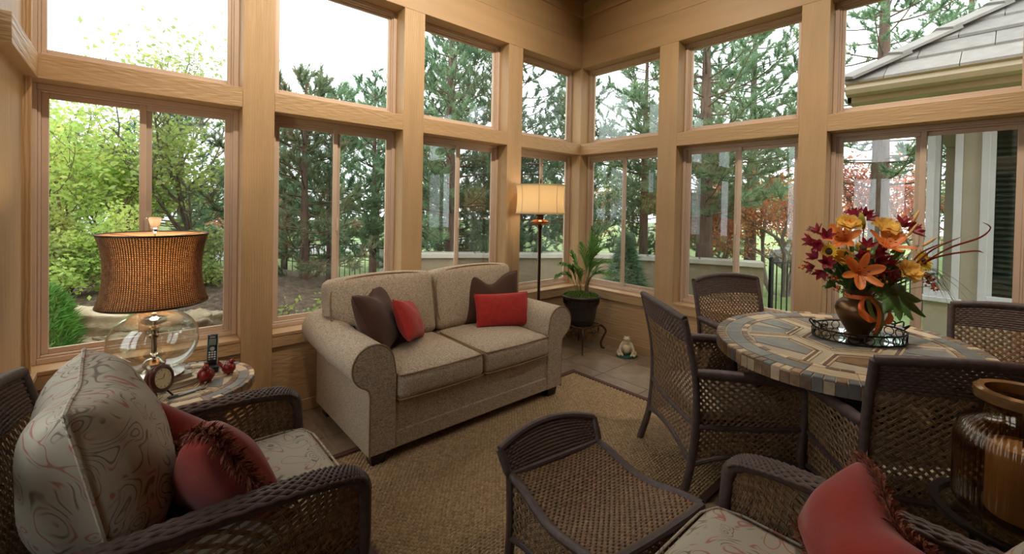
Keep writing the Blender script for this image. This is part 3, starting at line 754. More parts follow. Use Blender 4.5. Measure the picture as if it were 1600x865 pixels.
def PP(a_, b_):
    an = a_*2*PI; rr = np.interp(b_, [0, .3, .55, 1], [.258, .205, .188, .30]); return np.stack([rr*1.2*np.cos(an), rr*np.sin(an), .06+.61*b_], 1)
woven(mb, PP, 1.4, .61, .014, .03); mb.build('pedestal_weave', M['wickd'], t, smooth=180, kind='stuff')

# ------------------------------------------------------------------ round mosaic side table
t = thing('side_table', 'round stone mosaic side table holding the glass lamp', 'table', (-3.765, -.59, 0))
mosaic(t, .32, .32, .578, .042, 40, dining=False, seedv=8)
MB().lathe([(.15, 0), (.16, .02), (.13, .12), (.14, .3), (.24, .50), (.27, .53), (.27, .536)], 40).build('pedestal', M['wick'], t)
mb = MB()
def PP(a_, b_):
    an = a_*2*PI; rr = np.interp(b_, [0, .2, .55, 1], [.158, .136, .146, .255]); return np.stack([rr*np.cos(an), rr*np.sin(an), .03+.49*b_], 1)
woven(mb, PP, 1.1, .5, .0125, .028); mb.build('pedestal_weave', M['wickd'], t, smooth=180, kind='stuff')
# ------------------------------------------------------------------ lounge armchairs and ottoman
LA = wicker_chair('lounge_armchair', 'large dark wicker armchair in the left foreground', 'chair', wb=.74, wf=.74, d=.78, seat=.40, arm=.655, top=.955, lounge=True, group='wicker lounge armchairs')
LA.location = (-3.76, -1.56, 0)
LB = copy_tree(LA); tag(LB, 'large dark wicker armchair in the right foreground behind the ottoman'); LB.location = (-2.76, -3.06, 0); LB.rotation_euler = (0, 0, R(90))
seat_pad('seat_cushion', 'thick scroll print seat cushion on the left armchair', .74, .66, 0, (-3.72, -1.56, .378), 0, .125, 'armchair cushions')
seat_pad('seat_cushion', 'thick scroll print seat cushion on the right foreground armchair', .74, .66, 0, (-2.76, -3.02, .378), R(90), .125, 'armchair cushions')
pillow('back_cushion', 'plump scroll print back cushion standing in the left armchair', .60, .50, .34, M['swirl'], (-3.97, -1.56, .50), R(90), R(-12), pinch=.04, welt=.006, cat='cushion', seedv=11, chop=.02)
pillow('back_cushion', 'plump scroll print back cushion standing in the right foreground armchair', .60, .43, .28, M['swirl'], (-2.76, -3.35, .49), R(0), R(16), pinch=.04, welt=.006, cat='cushion', seedv=12, chop=.02)
pillow('fringed_pillow', 'brick red fringed pillow with a dented top on the left armchair', .54, .44, .22, M['redo'], (-3.70, -1.58, .50), R(116), R(-32), chop=.16, fringe=True, seedv=6)
pillow('fringed_pillow', 'brick red fringed pillow on the right foreground armchair', .50, .29, .22, M['redo'], (-2.60, -3.03, .50), R(30), R(34), chop=.04, fringe=True, seedv=7)

def ottoman():
    t = thing('ottoman', 'dark wicker ottoman with one raised end in front of the right armchair', 'ottoman', (-2.60, -2.30, 0), R(-8))
    w, l = .50, .52; A = np.array       # local +y is the raised end
    def top(a, b):                      # a across, b from near end to far end
        u = 2*a-1; x = u*w/2*(1+.04*np.cos(PI*b)); y = -l/2+l*b
        z = .395+.02*np.cos(2*PI*b)-.012*(1-u**2)+.0*b
        return np.stack([x, y, z], 1)
    def lip(a, b):
        u = 2*a-1; x = u*w/2*(1+.05*b); y = l/2+.05*b+.03*(1-u**2)*b; z = .415+(.085+.045*(1-u**2))*b
        return np.stack([x, y, z], 1)
    uu = np.linspace(0, 1, 21)
    mb = MB(); woven(mb, top, w, l, .0125, .026); mb.build('seat_weave', M['wickl'], t, smooth=180, kind='stuff')
    mb = MB(); woven(mb, lip, w, .13, .0115, .026); mb.build('raised_end_weave', M['wickd'], t, smooth=180, kind='stuff')
    MB().tube(lip(uu, np.ones(21)), .016, 9).build('top_rail', M['wick'], t)
    MB().tube(lip(uu, np.zeros(21)), .013, 8).build('end_rail', M['wick'], t)
    MB().tube(top(uu, np.zeros(21)), .015, 8).build('end_rail', M['wick'], t)
    for s in (-1, 1):
        rail = np.concatenate([top(np.full(21, (s+1)/2), uu), lip(np.full(8, (s+1)/2), np.linspace(.15, 1, 8))]); MB().tube(rail, .017, 9).build('side_rail', M['wick'], t)
        def PS(a, b, s=s):
            hi = top(np.full_like(a, (s+1)/2), a); lo = hi.copy(); lo[:, 2] = .16+.05*(1-(2*a-1)**2); return lerp(lo, hi, b[:, None])
        mb = MB(); lattice(mb, PS, l, .22); mb.build('side_weave', M['wickl'], t, smooth=0, kind='stuff')
        lo = PS(uu, np.zeros(21)); MB().tube(lo, .013, 8).build('apron_rail', M['wick'], t)
        for e in (0, 1):
            p = top(A([(s+1)/2]), A([float(e)]))[0]; MB().tube(cr([(p[0], p[1], p[2]), (p[0]*.99, p[1]*.98, .2), (p[0]*1.02, p[1]*1.03, .0)], 6), .02, 9).build('leg', M['wick'], t)
    for e in (0, 1):
        def PE(a, b, e=e):
            hi = top(a, np.full_like(a, float(e))); lo = hi.copy(); lo[:, 2] = .16+.05*(1-(2*a-1)**2); return lerp(lo, hi, b[:, None])
        mb = MB(); lattice(mb, PE, w, .22); mb.build('end_weave', M['wickl'], t, smooth=0, kind='stuff')
        MB().tube(PE(uu, np.zeros(21)), .013, 8).build('apron_rail', M['wick'], t)
    return t
ottoman()

# ------------------------------------------------------------------ nested iron tables with glass tops, ribbed jar and candle
M['tglass'] = glass_mat('table_glass', (.80, .90, .87), 1.5, .02, 1.3)
M['amber'] = glass_mat('amber_ribbed_glass', (.70, .60, .50), 1.55, .05, 1.5, (1, .9, .8))
M['amberrim'] = mat('amber_rim', (150, 112, 70), .2, metal=.5, var=.2, nscale=20)
M['wax'] = mat('ivory_wax', (222, 186, 128), .6, var=.05)
M['wickc'] = mat('black_wick', (20, 16, 14), .9)
def iron_table(label, loc, r, h):
    t = thing('glass_table', label, 'table', loc)
    MB().lathe([(r-.022, h-.012), (r, h-.012), (r+.003, h-.002), (r, h+.006), (r-.020, h+.006)], 48, closed=True).build('rim', M['iron'], t)
    MB().lathe([(r-.02, h-.006), (r-.02, h+.002)], 48).build('glass_top', M['tglass'], t)
    for k in range(3):
        a = k*2*PI/3+.5; c, s = math.cos(a), math.sin(a)
        MB().tube(cr([(c*(r-.01), s*(r-.01), h-.01), (c*r*.75, s*r*.75, h*.7), (c*r*.5, s*r*.5, h*.35), (c*r*.85, s*r*.85, .02), (c*r*.98, s*r*.98, .009)], 6), .008, 8).build('leg', M['iron'], t)
    MB().tube(np.array([(r*.52*math.cos(a), r*.52*math.sin(a), h*.36) for a in np.linspace(0, 2*PI, 32, endpoint=False)]), .006, 6, closed=True).build('brace_ring', M['iron'], t)
    return t
iron_table('low round iron table with a glass top holding a photograph', (-2.07, -2.985, 0), .155, .47)
iron_table('taller round iron table with a glass top under the amber jar', (-1.98, -3.36, 0), .20, .60)
M['photo'] = mat('photo_print', (150, 150, 150), .35, var=.9, nscale=14, cols=[(.35, (52, 56, 60)), (.5, (120, 124, 126)), (.62, (214, 212, 206))])
M['paper'] = mat('paper_white', (206, 202, 194), .7, var=.04)
t = thing('photo_card', 'small black and white photograph lying on the low glass table', 'photo', (-2.04, -2.965, .4765), R(-30))
MB().span(-.075, .075, -.055, .055, 0, .002).build('card', M['paper'], t, smooth=0)
MB().span(-.066, .066, -.046, .046, .002, .0028).build('print', M['photo'], t, smooth=0)
t = thing('candle_jar', 'large ribbed amber glass jar with a wide rim on the taller glass table', 'jar', (-1.99, -3.355, .607))
prof = [(.105, 0), (.135, .006), (.145, .03), (.145, .20), (.142, .235), (.128, .265), (.105, .285), (.092, .30), (.088, .335), (.092, .35)]
inner = [(r_-.006, z+.006 if z < .01 else z) for r_, z in prof][::-1]
wob = lambda an, r_, z: (.018*np.cos(an*60) if .02 < z < .28 and r_ > .1 else 0*an)
MB().lathe(prof+inner, 240, closed=True, wob=wob).build('glass_body', M['amber'], t, smooth=180)
MB().lathe([(.080, .345), (.104, .343), (.108, .352), (.106, .372), (.098, .378), (.082, .374)], 64, closed=True).build('rim', M['amberrim'], t)
t = thing('candle', 'thick ivory pillar candle inside the amber jar', 'candle', (-1.99, -3.355, .616))
MB().lathe([(.072, 0), (.075, .005), (.075, .20), (.070, .206), (.05, .203)], 40).build('wax', M['wax'], t)
MB().tube([(0, 0, .2), (.002, 0, .215), (.006, 0, .225)], .0018, 6).build('wick', M['wickc'], t)
# ------------------------------------------------------------------ lamps
M['nickel'] = mat('polished_nickel', (190, 180, 168), .18, metal=1.0, var=.05)
M['bronze'] = mat('dark_bronze', (58, 42, 34), .35, metal=.7, var=.15)
M['amberball'] = mat('amber_lustre_glass', (178, 100, 48), .15, metal=.55, var=.25, nscale=18)
M['globe'] = glass_mat('clear_glass_globe', (.95, .97, .96), 1.5, 0, 1.6)
M['shadei'] = shade_mat('amber_liner', (232, 194, 146), .6)
M['shadew'] = mat('brown_woven_fibre', (122, 84, 52), .75, var=.3, nscale=50)
M['shadec'] = shade_mat('cream_linen_shade', (244, 226, 190), .5)
M['shadet'] = mat('cream_trim', (206, 188, 150), .8)
M['frost'] = shade_mat('frosted_finial', (255, 240, 215), .5)
M['bulb'] = emit_mat('warm_bulb', (1, .82, .58), 22.0)
def bulb(par, z, power, r=.03):
    MB().lathe([(.012, -.05), (.02, -.03), (.03, 0), (.024, .025), (.008, .034)], 16, (0, 0, z)).build('bulb', M['bulb'], par)
    l = bpy.data.lights.new('bulb_light', 'POINT'); l.energy = power; l.color = (1, .88, .72); l.shadow_soft_size = .05
    o = bpy.data.objects.new('bulb_light', l); COL.objects.link(o); o.parent = par; o.location = (0, 0, z+.095)
# books under the table lamp
M['bookw'] = mat('grey_book_cover', (150, 140, 124), .5, var=.08); M['bookb'] = mat('cream_book_cover', (178, 162, 134), .5, var=.06); M['page'] = mat('book_pages', (196, 186, 164), .8, var=.12, nscale=60, stretch=(1, 1, 20))
for (lb, z, w_, d_, h, a, mt) in [('larger pale book, bottom of the stack under the glass lamp', .5805, .30, .23, .026, 18, 'bookb'), ('smaller grey book on top of the stack under the glass lamp', .607, .25, .19, .022, 24, 'bookw')]:
    t = thing('book', lb, 'book', (-3.865, -.565, z), R(a), 'books under the lamp')
    MB().span(-w_/2, w_/2, -d_/2, d_/2, 0, .003).build('cover', M[mt], t, smooth=0); MB().span(-w_/2, w_/2, -d_/2, d_/2, h-.003, h).build('cover', M[mt], t, smooth=0)
    MB().span(-w_/2, -w_/2+.004, -d_/2, d_/2, .003, h-.003).build('spine', M[mt], t, smooth=0); MB().span(-w_/2+.004, w_/2-.006, -d_/2+.005, d_/2-.005, .003, h-.003).build('pages', M['page'], t, smooth=0)
t = thing('table_lamp', 'clear glass globe table lamp with a brown woven drum shade', 'lamp', (-3.868, -.56, .6295))
MB().lathe([(.115, 0), (.122, .006), (.12, .014), (.09, .02), (.05, .026), (.032, .04), (.045, .055), (.047, .07), (.03, .088), (.015, .095)], 40).build('base', M['nickel'], t)
MB().tube([(0, 0, .09), (0, 0, .50)], .011, 12).build('stem', M['nickel'], t)
for z in (.20, .24): MB().lathe([(.012, z-.012), (.02, z-.006), (.02, z+.006), (.012, z+.012)], 16).build('collar', M['nickel'], t)
gp = [(.07*1, .022)]
for a in np.linspace(-72, 76, 30): gp.append((.181*math.cos(R(a))**.9, .178+.152*math.sin(R(a))))
gi = [(max(r_-.004, .004), z) for r_, z in gp][::-1]
MB().lathe(gp+gi, 56, closed=True).build('globe', M['globe'], t, smooth=180)
MB().lathe([(.052, .318), (.05, .326), (.03, .342), (.014, .36)], 28).build('cap', M['nickel'], t)
MB().tube([(0, 0, .50), (0, 0, .755)], .004, 8).build('harp_rod', M['nickel'], t)
zb, zt = .365, .700
def SR(b): return .186+.027*np.abs(2*b-1)**2.2
bs = np.linspace(0, 1, 25)
pr = [(SR(b)-.004, zb+(zt-zb)*b) for b in bs]; pi_ = [(r_-.0025, z) for r_, z in pr][::-1]
sh = MB().lathe(pr+pi_, 72, closed=True).build('shade', M['shadei'], t, smooth=180)
mb = MB()
for b in np.linspace(.012, .988, 40):
    r_ = SR(b); mb.tube([(r_*math.cos(a), r_*math.sin(a), zb+(zt-zb)*b) for a in np.linspace(0, 2*PI, 72, endpoint=False)], .0026, 4, closed=True)
for k in range(120):
    a = 2*PI*k/120; mb.tube([((SR(b)+.001)*math.cos(a), (SR(b)+.001)*math.sin(a), zb+(zt-zb)*b) for b in np.linspace(0, 1, 13)], .0026, 4)
mb.build('woven_cover', M['shadew'], sh, smooth=180, kind='stuff')
for b in (0, 1):
    r_ = SR(b)+.001; MB().tube([(r_*math.cos(a), r_*math.sin(a), zb+(zt-zb)*b) for a in np.linspace(0, 2*PI, 64, endpoint=False)], .0045, 6, closed=True).build('shade_rim', M['bronze'], sh)
for k in range(3):
    a = 2*PI*k/3+.4; MB().tube([(0, 0, zt-.02), (SR(1)*math.cos(a), SR(1)*math.sin(a), zt-.003)], .0025, 6).build('spider_arm', M['nickel'], sh)
fin = MB().lathe([(.016, .732), (.026, .775), (.022, .782)], 6).build('finial', M['frost'], t, smooth=20)
MB().lathe([(.008, .705), (.014, .712), (.01, .722), (.02, .732)], 16).build('finial_cup', M['nickel'], t)
bulb(t, .50, 6.5)
# floor lamp
t = thing('floor_lamp', 'bronze floor lamp with a lit cream drum shade in the corner', 'lamp', (-.93, -.285, 0))
MB().lathe([(.14, 0), (.145, .01), (.14, .02), (.06, .035), (.02, .05), (.014, .06)], 40).build('base', M['bronze'], t)
MB().tube([(0, 0, .05), (0, 0, 1.0), (0, 0, 1.28), (0, 0, 1.315)], [.014, .014, .016, .024], 14).build('pole', M['bronze'], t)
MB().lathe([(.02, 1.31), (.05, 1.322), (.084, 1.34), (.088, 1.352), (.075, 1.366), (.035, 1.375), (.03, 1.38)], 36).build('glass_disc', M['amberball'], t)
MB().lathe([(.03, 1.378), (.038, 1.39), (.03, 1.40), (.034, 1.41), (.044, 1.418), (.04, 1.43), (.015, 1.435)], 28).build('collar', M['bronze'], t)
MB().tube([(0, 0, 1.43), (0, 0, 1.735)], .004, 8).build('harp_rod', M['bronze'], t)
zb, zt = 1.432, 1.708
SR2 = lambda b: .229+.011*abs(2*b-1)**2
pr = [(SR2(b), zb+(zt-zb)*b) for b in np.linspace(0, 1, 13)]; pi_ = [(r_-.003, z) for r_, z in pr][::-1]
sh = MB().lathe(pr+pi_, 72, closed=True).build('shade', M['shadec'], t, smooth=180)
for k in range(8):
    a = 2*PI*k/8+R(-138.6)+PI/8*0; MB().tube([((SR2(b)+.001)*math.cos(a), (SR2(b)+.001)*math.sin(a), zb+(zt-zb)*b) for b in np.linspace(0, 1, 9)], .003, 6).build('shade_seam', M['shadet'], sh)
for b in (0, 1): MB().tube([((SR2(b)+.001)*math.cos(a), (SR2(b)+.001)*math.sin(a), zb+(zt-zb)*b) for a in np.linspace(0, 2*PI, 64, endpoint=False)], .0045, 6, closed=True).build('shade_trim', M['shadet'], sh)
for k in range(3):
    a = 2*PI*k/3; MB().tube([(0, 0, zt-.01), (SR2(1)*math.cos(a), SR2(1)*math.sin(a), zt-.003)], .0025, 6).build('spider_arm', M['bronze'], sh)
MB().lathe([(.006, 1.73), (.012, 1.74), (.006, 1.752), (.009, 1.762), (.003, 1.775)], 12).build('finial', M['bronze'], t)
bulb(t, 1.52, 3.0)

# ------------------------------------------------------------------ things on the side table
M['mahog'] = mat('mahogany', (70, 30, 24), .3, var=.25, nscale=12, stretch=(1, 1, 6)); M['face'] = mat('clock_face', (206, 190, 150), .5, var=.04); M['black'] = mat('black_plastic', (22, 22, 24), .3, var=.1)
M['silver'] = mat('silver_plastic', (150, 152, 154), .3, metal=.4, var=.05); M['key'] = mat('phone_key', (190, 190, 186), .4); M['screen'] = mat('phone_screen', (92, 100, 92), .15); M['blue'] = mat('blue_key', (60, 80, 150), .4); M['orange'] = mat('orange_key', (190, 100, 50), .4)
TZ = .5805
t = thing('desk_clock', 'small round mahogany desk clock on thin legs', 'clock', (-3.855, -.755, TZ), R(-45))   # local +x is the way the dial faces
X = Matrix.Translation((0, 0, .095))@Matrix.Rotation(R(78), 4, 'Y')
def lx(prof, n=40): return MB().lathe(prof, n).xform(X)
lx([(.050, -.028), (.058, -.02), (.060, -.004), (.056, .0), (.060, .006), (.062, .016), (.056, .022), (.048, .024), (.044, .018)]).build('case', M['mahog'], t)
lx([(.044, .016), (.044, .019)]).build('dial', M['face'], t)
for k in range(12):
    a = 2*PI*k/12; MB().box((.037*math.cos(a), .037*math.sin(a), .0196), (.008 if k % 3 == 0 else .005, .0018, .001), (0, 0, a)).xform(X).build('hour_mark', M['black'], t, smooth=0)
for a, L in ((R(150), .022), (R(260), .03)): MB().box((L/2*math.cos(a), L/2*math.sin(a), .0206), (L, .002, .001), (0, 0, a)).xform(X).build('hand', M['black'], t, smooth=0)
for y, x in ((-.035, .02), (.035, .02), (0, -.05)): MB().tube(cr([(0, y*.6, .05), (x*.8, y*.9, .025), (x*1.5, y*1.2, .003)], 5), .004, 7).build('leg', M['bronze'], t)
t = thing('cordless_phone', 'black and silver cordless phone upright in its cradle', 'phone', (-3.625, -.50, TZ), R(-104))   # local +x faces out
MB().soft((0, 0, .018), (.075, .07, .036), .012, 6).build('cradle', M['black'], t, weld=True)
XP = Matrix.Translation((.0, 0, .018))@Matrix.Rotation(R(-12), 4, 'Y')
hs = MB().soft((0, 0, .095), (.022, .046, .165), .009, 8).xform(XP).build('handset', M['black'], t, weld=True)
for s in (-1, 1): MB().soft((0, s*.0235, .095), (.016, .004, .16), .0019, 4).xform(XP).build('side_strip', M['silver'], hs)
MB().span(.0105, .0125, -.016, .016, .118, .152).xform(XP).build('screen', M['screen'], hs, smooth=0)
MB().span(.0105, .0122, -.012, .012, .158, .163).xform(XP).build('earpiece', M['silver'], hs, smooth=0)
MB().lathe([(.011, 0), (.011, .002)], 20).xform(XP@Matrix.Translation((.011, 0, .100))@Matrix.Rotation(R(90), 4, 'Y')).build('navigation_ring', M['silver'], hs)
for i in range(3):
    for j in range(4):
        mt = 'key' if not (j == 3 and i == 0) else 'orange'
        if j == 3 and i == 1: mt = 'blue'
        MB().span(.0105, .0128, (i-1)*.012-.004, (i-1)*.012+.004, .042+(3-j)*.012, .049+(3-j)*.012).xform(XP).build('key', M[mt], hs, smooth=0)
M['cer'] = mat('red_glazed_ceramic', (128, 26, 22), .18, var=.25, nscale=22, cols=[(.3, (74, 18, 16)), (.6, (140, 30, 24)), (.8, (166, 48, 34))])
for lb, x, y, a, k in [('larger red glazed ceramic bird in front of the phone', -3.668, -.655, -100, 1.0), ('smaller red glazed ceramic bird right of the phone', -3.565, -.60, -40, .85)]:
    t = thing('ceramic_bird', lb, 'figurine', (x, y, TZ), R(a), 'red ceramic birds')
    MB().lathe([(.004, .006), (.026, .012), (.038, .032), (.036, .052), (.024, .070), (.012, .078), (.002, .08)], 22, wob=lambda an, r_, z: .1*np.cos(an)*(r_ > .02)).xform(Matrix.Scale(k, 4)).build('body', M['cer'], t, smooth=180)
    MB().lathe([(.003, -.016), (.012, -.010), (.016, 0), (.012, .010), (.003, .016)], 14, (.022, 0, .082)).xform(Matrix.Scale(k, 4)).build('head', M['cer'], t, smooth=180)
    MB().tube([(.034, 0, .083), (.048, 0, .080)], [.006, .001], 7).xform(Matrix.Scale(k, 4)).build('beak', M['bronze'], t)
    for s in (-1, 0, 1): MB().tube([(.018, s*.004, .094), (.008+s*.004, s*.008, .106)], [.004, .0015], 6).xform(Matrix.Scale(k, 4)).build('crest', M['bronze'], t)
    MB().tube(cr([(-.028, 0, .045), (-.05, 0, .06), (-.062, 0, .082)], 4), [.016, .015, .014, .012, .012, .011, .010, .008, .004], 8, flat=(1, .5)).xform(Matrix.Scale(k, 4)).build('tail', M['cer'], t)
    for s in (-1, 1): MB().lathe([(.004, 0), (.010, .002), (.009, .010), (.004, .014)], 10, (.012, s*.016, 0)).xform(Matrix.Scale(k, 4)).build('foot', M['cer'], t)
t = thing('letter_opener', 'flat grey letter opener lying beside the clock', 'letter opener', (-3.735, -.745, TZ), R(18))
MB().prism([(-.06, -.008), (.06, -.010), (.068, 0), (.06, .010), (-.06, .008)], 0.0, .005, bev=.0015).build('blade', M['silver'], t, smooth=20)
MB().soft((-.075, 0, .004), (.04, .018, .007), .003, 4).build('handle', M['black'], t, weld=True)

# ------------------------------------------------------------------ potted palm on an iron stand
M['pot'] = mat('bronzed_black_pot', (52, 45, 40), .45, metal=.2, var=.25, nscale=20, bump=.3, bscale=60); M['moss'] = mat('moss', (86, 112, 40), .95, var=.5, nscale=60); M['frond'] = mat('palm_green', (112, 152, 74), .5, var=.3, nscale=9, trans=.35)
M['pstem'] = mat('palm_stem', (112, 96, 62), .8, var=.4, nscale=30)
PX, PY = -.335, -.335
t = thing('plant_stand', 'square wrought iron plant stand with scrolled legs by the corner', 'plant stand', (PX, PY, 0))
h = .262
for a in range(4):
    MB().box((.15*math.cos(a*PI/2), .15*math.sin(a*PI/2), h-.008), (.016, .316, .016), (0, 0, a*PI/2)).build('top_rail', M['bronzeiron'], t, smooth=20, bevel=.003)
for k in range(-2, 3): MB().span(-.145, .145, k*.05-.012, k*.05+.012, h-.012, h-.006).build('top_slat', M['bronzeiron'], t, smooth=0)
for sx in (-1, 1):
    for sy in (-1, 1):
        d = np.array((sx, sy, 0))/math.sqrt(2); c = np.array((sx*.13, sy*.13, 0))
        MB().tube(cr([c+(0, 0, h-.01), c+d*.05+(0, 0, h-.025), c+d*.085+(0, 0, h-.075), c+d*.06+(0, 0, h-.13), c+d*.035+(0, 0, .06), c+d*.05+(0, 0, .008), c+d*.075+(0, 0, .006)], 6), .0085, 8, flat=(1.3, .8)).build('leg', M['bronzeiron'], t)
for a in range(4):
    Rm_ = Matrix.Rotation(a*PI/2, 4, 'Z')
    for s in (-1, 1):
        MB().tube(cr([(s*.12, .15, h-.03), (s*.11, .15, h-.09), (s*.06, .15, h-.12), (s*.02, .15, h-.075), (s*.05, .15, h-.05), (s*.06, .15, h-.07)], 6), .004, 6).xform(Rm_).build('scroll', M['bronzeiron'], t)
    MB().lathe([(.002, -.02), (.02, -.005), (.016, .01), (.004, .02)], 6, (0, .15, h-.06), 1, .4).xform(Rm_).build('leaf_boss', M['bronzeiron'], t)
t = thing('planter', 'dark bronzed planter with a leafy raised band, holding the palm', 'planter', (PX, PY, h+.0005))
prof = [(.13, 0), (.138, .008), (.150, .10), (.168, .19), (.176, .195), (.178, .21), (.182, .265), (.190, .272), (.205, .285), (.208, .298), (.200, .308), (.186, .304), (.180, .27), (.15, .06), (.12, .05)]
MB().lathe(prof, 48).build('pot', M['pot'], t)
rg = random.Random(4)
for k in range(26):
    a = 2*PI*k/26; p = np.array((.182*math.cos(a), .182*math.sin(a), .238)); q = p*1.045; q[2] = .268 if k % 2 else .262
    MB().tube(cr([p*[.985, .985, 1]+(0, 0, -.022), p*[1.02, 1.02, 1], q, q*[1.02, 1.02, 1]-(0, 0, .012)], 3), [.012, .013, .013, .012, .011, .010, .008, .006, .005, .004], 6, flat=(1, .5)).build('relief_leaf', M['pot'], t)
mb = MB(); r2 = np.random.RandomState(2)
for k in range(1500):
    a = r2.rand()*2*PI; q = .178*math.sqrt(r2.rand()); z = .285+.025*(1-(q/.18)**2)+r2.rand()*.01; p = np.array((q*math.cos(a), q*math.sin(a), z)); d = r2.randn(3)*.012; d[2] = abs(d[2])+.012; s = r2.randn(3)*.003
    mb.add([p-s, p+s, p+d], [(0, 1, 2)])
MB().lathe([(.18, .27), (.178, .285), (.12, .30), (.03, .305)], 32).build('soil', M['moss'], t)
mb.build('moss', M['moss'], t, smooth=0, kind='stuff')
t = thing('potted_palm', 'small feathery green palm growing from the bronzed planter', 'plant', (PX, PY, h+.30))
def frond(base, tip, mid, nleaf, L, up, seedv):
    nleaf = int(nleaf*1.7)
    g = np.random.RandomState(seedv); P = cr([base, mid, tip], 12); n = len(P); root = MB().tube(P, np.linspace(.004, .0015, n), 6).build('frond', M['pstem'] if seedv % 3 == 0 else M['frond'], t)
    mb = MB()
    for i in range(nleaf):
        f = .30+.70*i/(nleaf-1); x = f*(n-1); k = min(int(x), n-2); p = P[k]+(P[k+1]-P[k])*(x-k); T = nrm((P[k+1]-P[k])[None])[0]
        side = nrm(np.cross(T, (0, 0, 1.))[None])[0]
        for s in (-1, 1):
            d = T*.75+side*s*.7+np.array((0, 0, up*.35))+g.randn(3)*.1; d = d/np.linalg.norm(d); ll = 1.55*L*math.sin(PI*(.25+.7*f))*g.uniform(.85, 1.1)
            wv = nrm(np.cross(d, np.array((0, 0, 1.))+g.randn(3)*.5)[None])[0]*.0055
            q1 = p+d*ll*.45+np.array((0, 0, .012)); q2 = p+d*ll+np.array((0, 0, -.035-.02*g.rand()))
            mb.add([p-wv*.4, p+wv*.4, q1+wv, q1-wv, q2], [(0, 1, 2, 3), (3, 2, 4)])
    mb.build('leaflets', M['frond'], root, smooth=0)
rgt = np.array((.75, -.66, 0)); awy = np.array((.66, .75, 0)); UP = np.array((0, 0, 1.))
def LP(r_, z, d=0): return rgt*r_+UP*z+awy*d
for i, (b, m_, tp, n_, L, up) in enumerate([
        (LP(-.02, 0), LP(-.10, .25), LP(-.22, .34, -.05), 30, .13, .2), (LP(-.03, 0), LP(-.13, .20), LP(-.27, .20, .02), 18, .12, 0), (LP(0, 0), LP(-.05, .28), LP(-.11, .46, .03), 20, .14, .4),
        (LP(.06, .12), LP(.09, .42), LP(.10, .72, .0), 26, .17, .8), (LP(.06, .12), LP(.10, .36), LP(.22, .52, -.05), 22, .16, .5), (LP(.06, .12), LP(.12, .30), LP(.30, .36, .02), 20, .16, .3),
        (LP(.06, .12), LP(.04, .34), LP(-.02, .55, -.04), 20, .15, .6), (LP(.06, .10), LP(.13, .22), LP(.28, .24, -.06), 18, .15, .2), (LP(0, 0), LP(-.02, .20), LP(-.10, .33, -.10), 18, .12, .3), (LP(.06, .12), LP(.10, .40), LP(.15, .62, .05), 22, .16, .7)]):
    frond(b, tp, m_, n_, L, up, i+1)
MB().tube(cr([LP(.05, -.01), LP(.055, .05), LP(.06, .13), LP(.065, .19)], 4), [.02, .024, .024, .023, .022, .021, .02, .019, .018, .016, .013, .01, .007], 9).build('trunk', M['pstem'], t)
for k in range(5): MB().tube(cr([LP(.045+.008*k, .02+.03*k, -.01), LP(.04+.012*k, .07+.03*k, -.022), LP(.03+.018*k, .11+.03*k, -.03)], 4), [.009]*3+[.007]*3+[.004]*3, 6, flat=(1, .4)).build('leaf_sheath', M['pstem'], t)

# ------------------------------------------------------------------ frog figurine
M['frog'] = mat('cream_ceramic', (206, 190, 160), .4, var=.12, nscale=14); M['lily'] = mat('teal_glaze', (40, 88, 78), .3, var=.25, nscale=20)
t = thing('frog_figurine', 'cream ceramic frog sitting upright on a teal lily pad on the tiles', 'figurine', (-.17, -.80, 0), R(-142))
def blob(mb, c, r_, n=14): 
    pr = [(max(math.cos(R(a)), .02), math.sin(R(a))) for a in range(-90, 91, 15)]; q = MB().lathe(pr, n); mb.add(np.concatenate(q.v)*np.array(r_)+np.array(c), q.f)
MB().lathe([(.085, 0), (.098, .006), (.095, .016), (.06, .020), (.01, .02)], 28, sx=.9, sy=1.1, wob=lambda an, r_, z: .06*np.sin(5*an)).build('lily_pad', M['lily'], t)
mb = MB(); blob(mb, (-.01, 0, .075), (.05, .056, .062)); blob(mb, (.02, 0, .075), (.036, .040, .045)); blob(mb, (-.005, 0, .135), (.034, .034, .05)); blob(mb, (.004, 0, .175), (.034, .034, .022)); blob(mb, (.0, .018, .192), (.011, .011, .012)); blob(mb, (.0, -.018, .192), (.011, .011, .012))
for s in (-1, 1):
    mb.tube(cr([(.0, s*.034, .14), (.02, s*.058, .10), (.04, s*.066, .06), (.062, s*.045, .03), (.075, s*.04, .022)], 5), [.015]*8+[.012]*8+[.010]*5, 9)
    mb.tube(cr([(-.02, s*.04, .05), (.02, s*.075, .05), (.03, s*.08, .03), (.07, s*.07, .024)], 5), [.022]*5+[.019]*6+[.012]*5, 9)
o = mb.build('body', M['frog'], t, smooth=180)
rm = o.modifiers.new('fuse', 'REMESH'); rm.mode = 'VOXEL'; rm.voxel_size = .004; rm.use_smooth_shade = True
for s in (-1, 1): MB().lathe([(.002, -.004), (.005, 0), (.002, .004)], 8, (.010, s*.019, .194)).build('eye', M['black'], t)
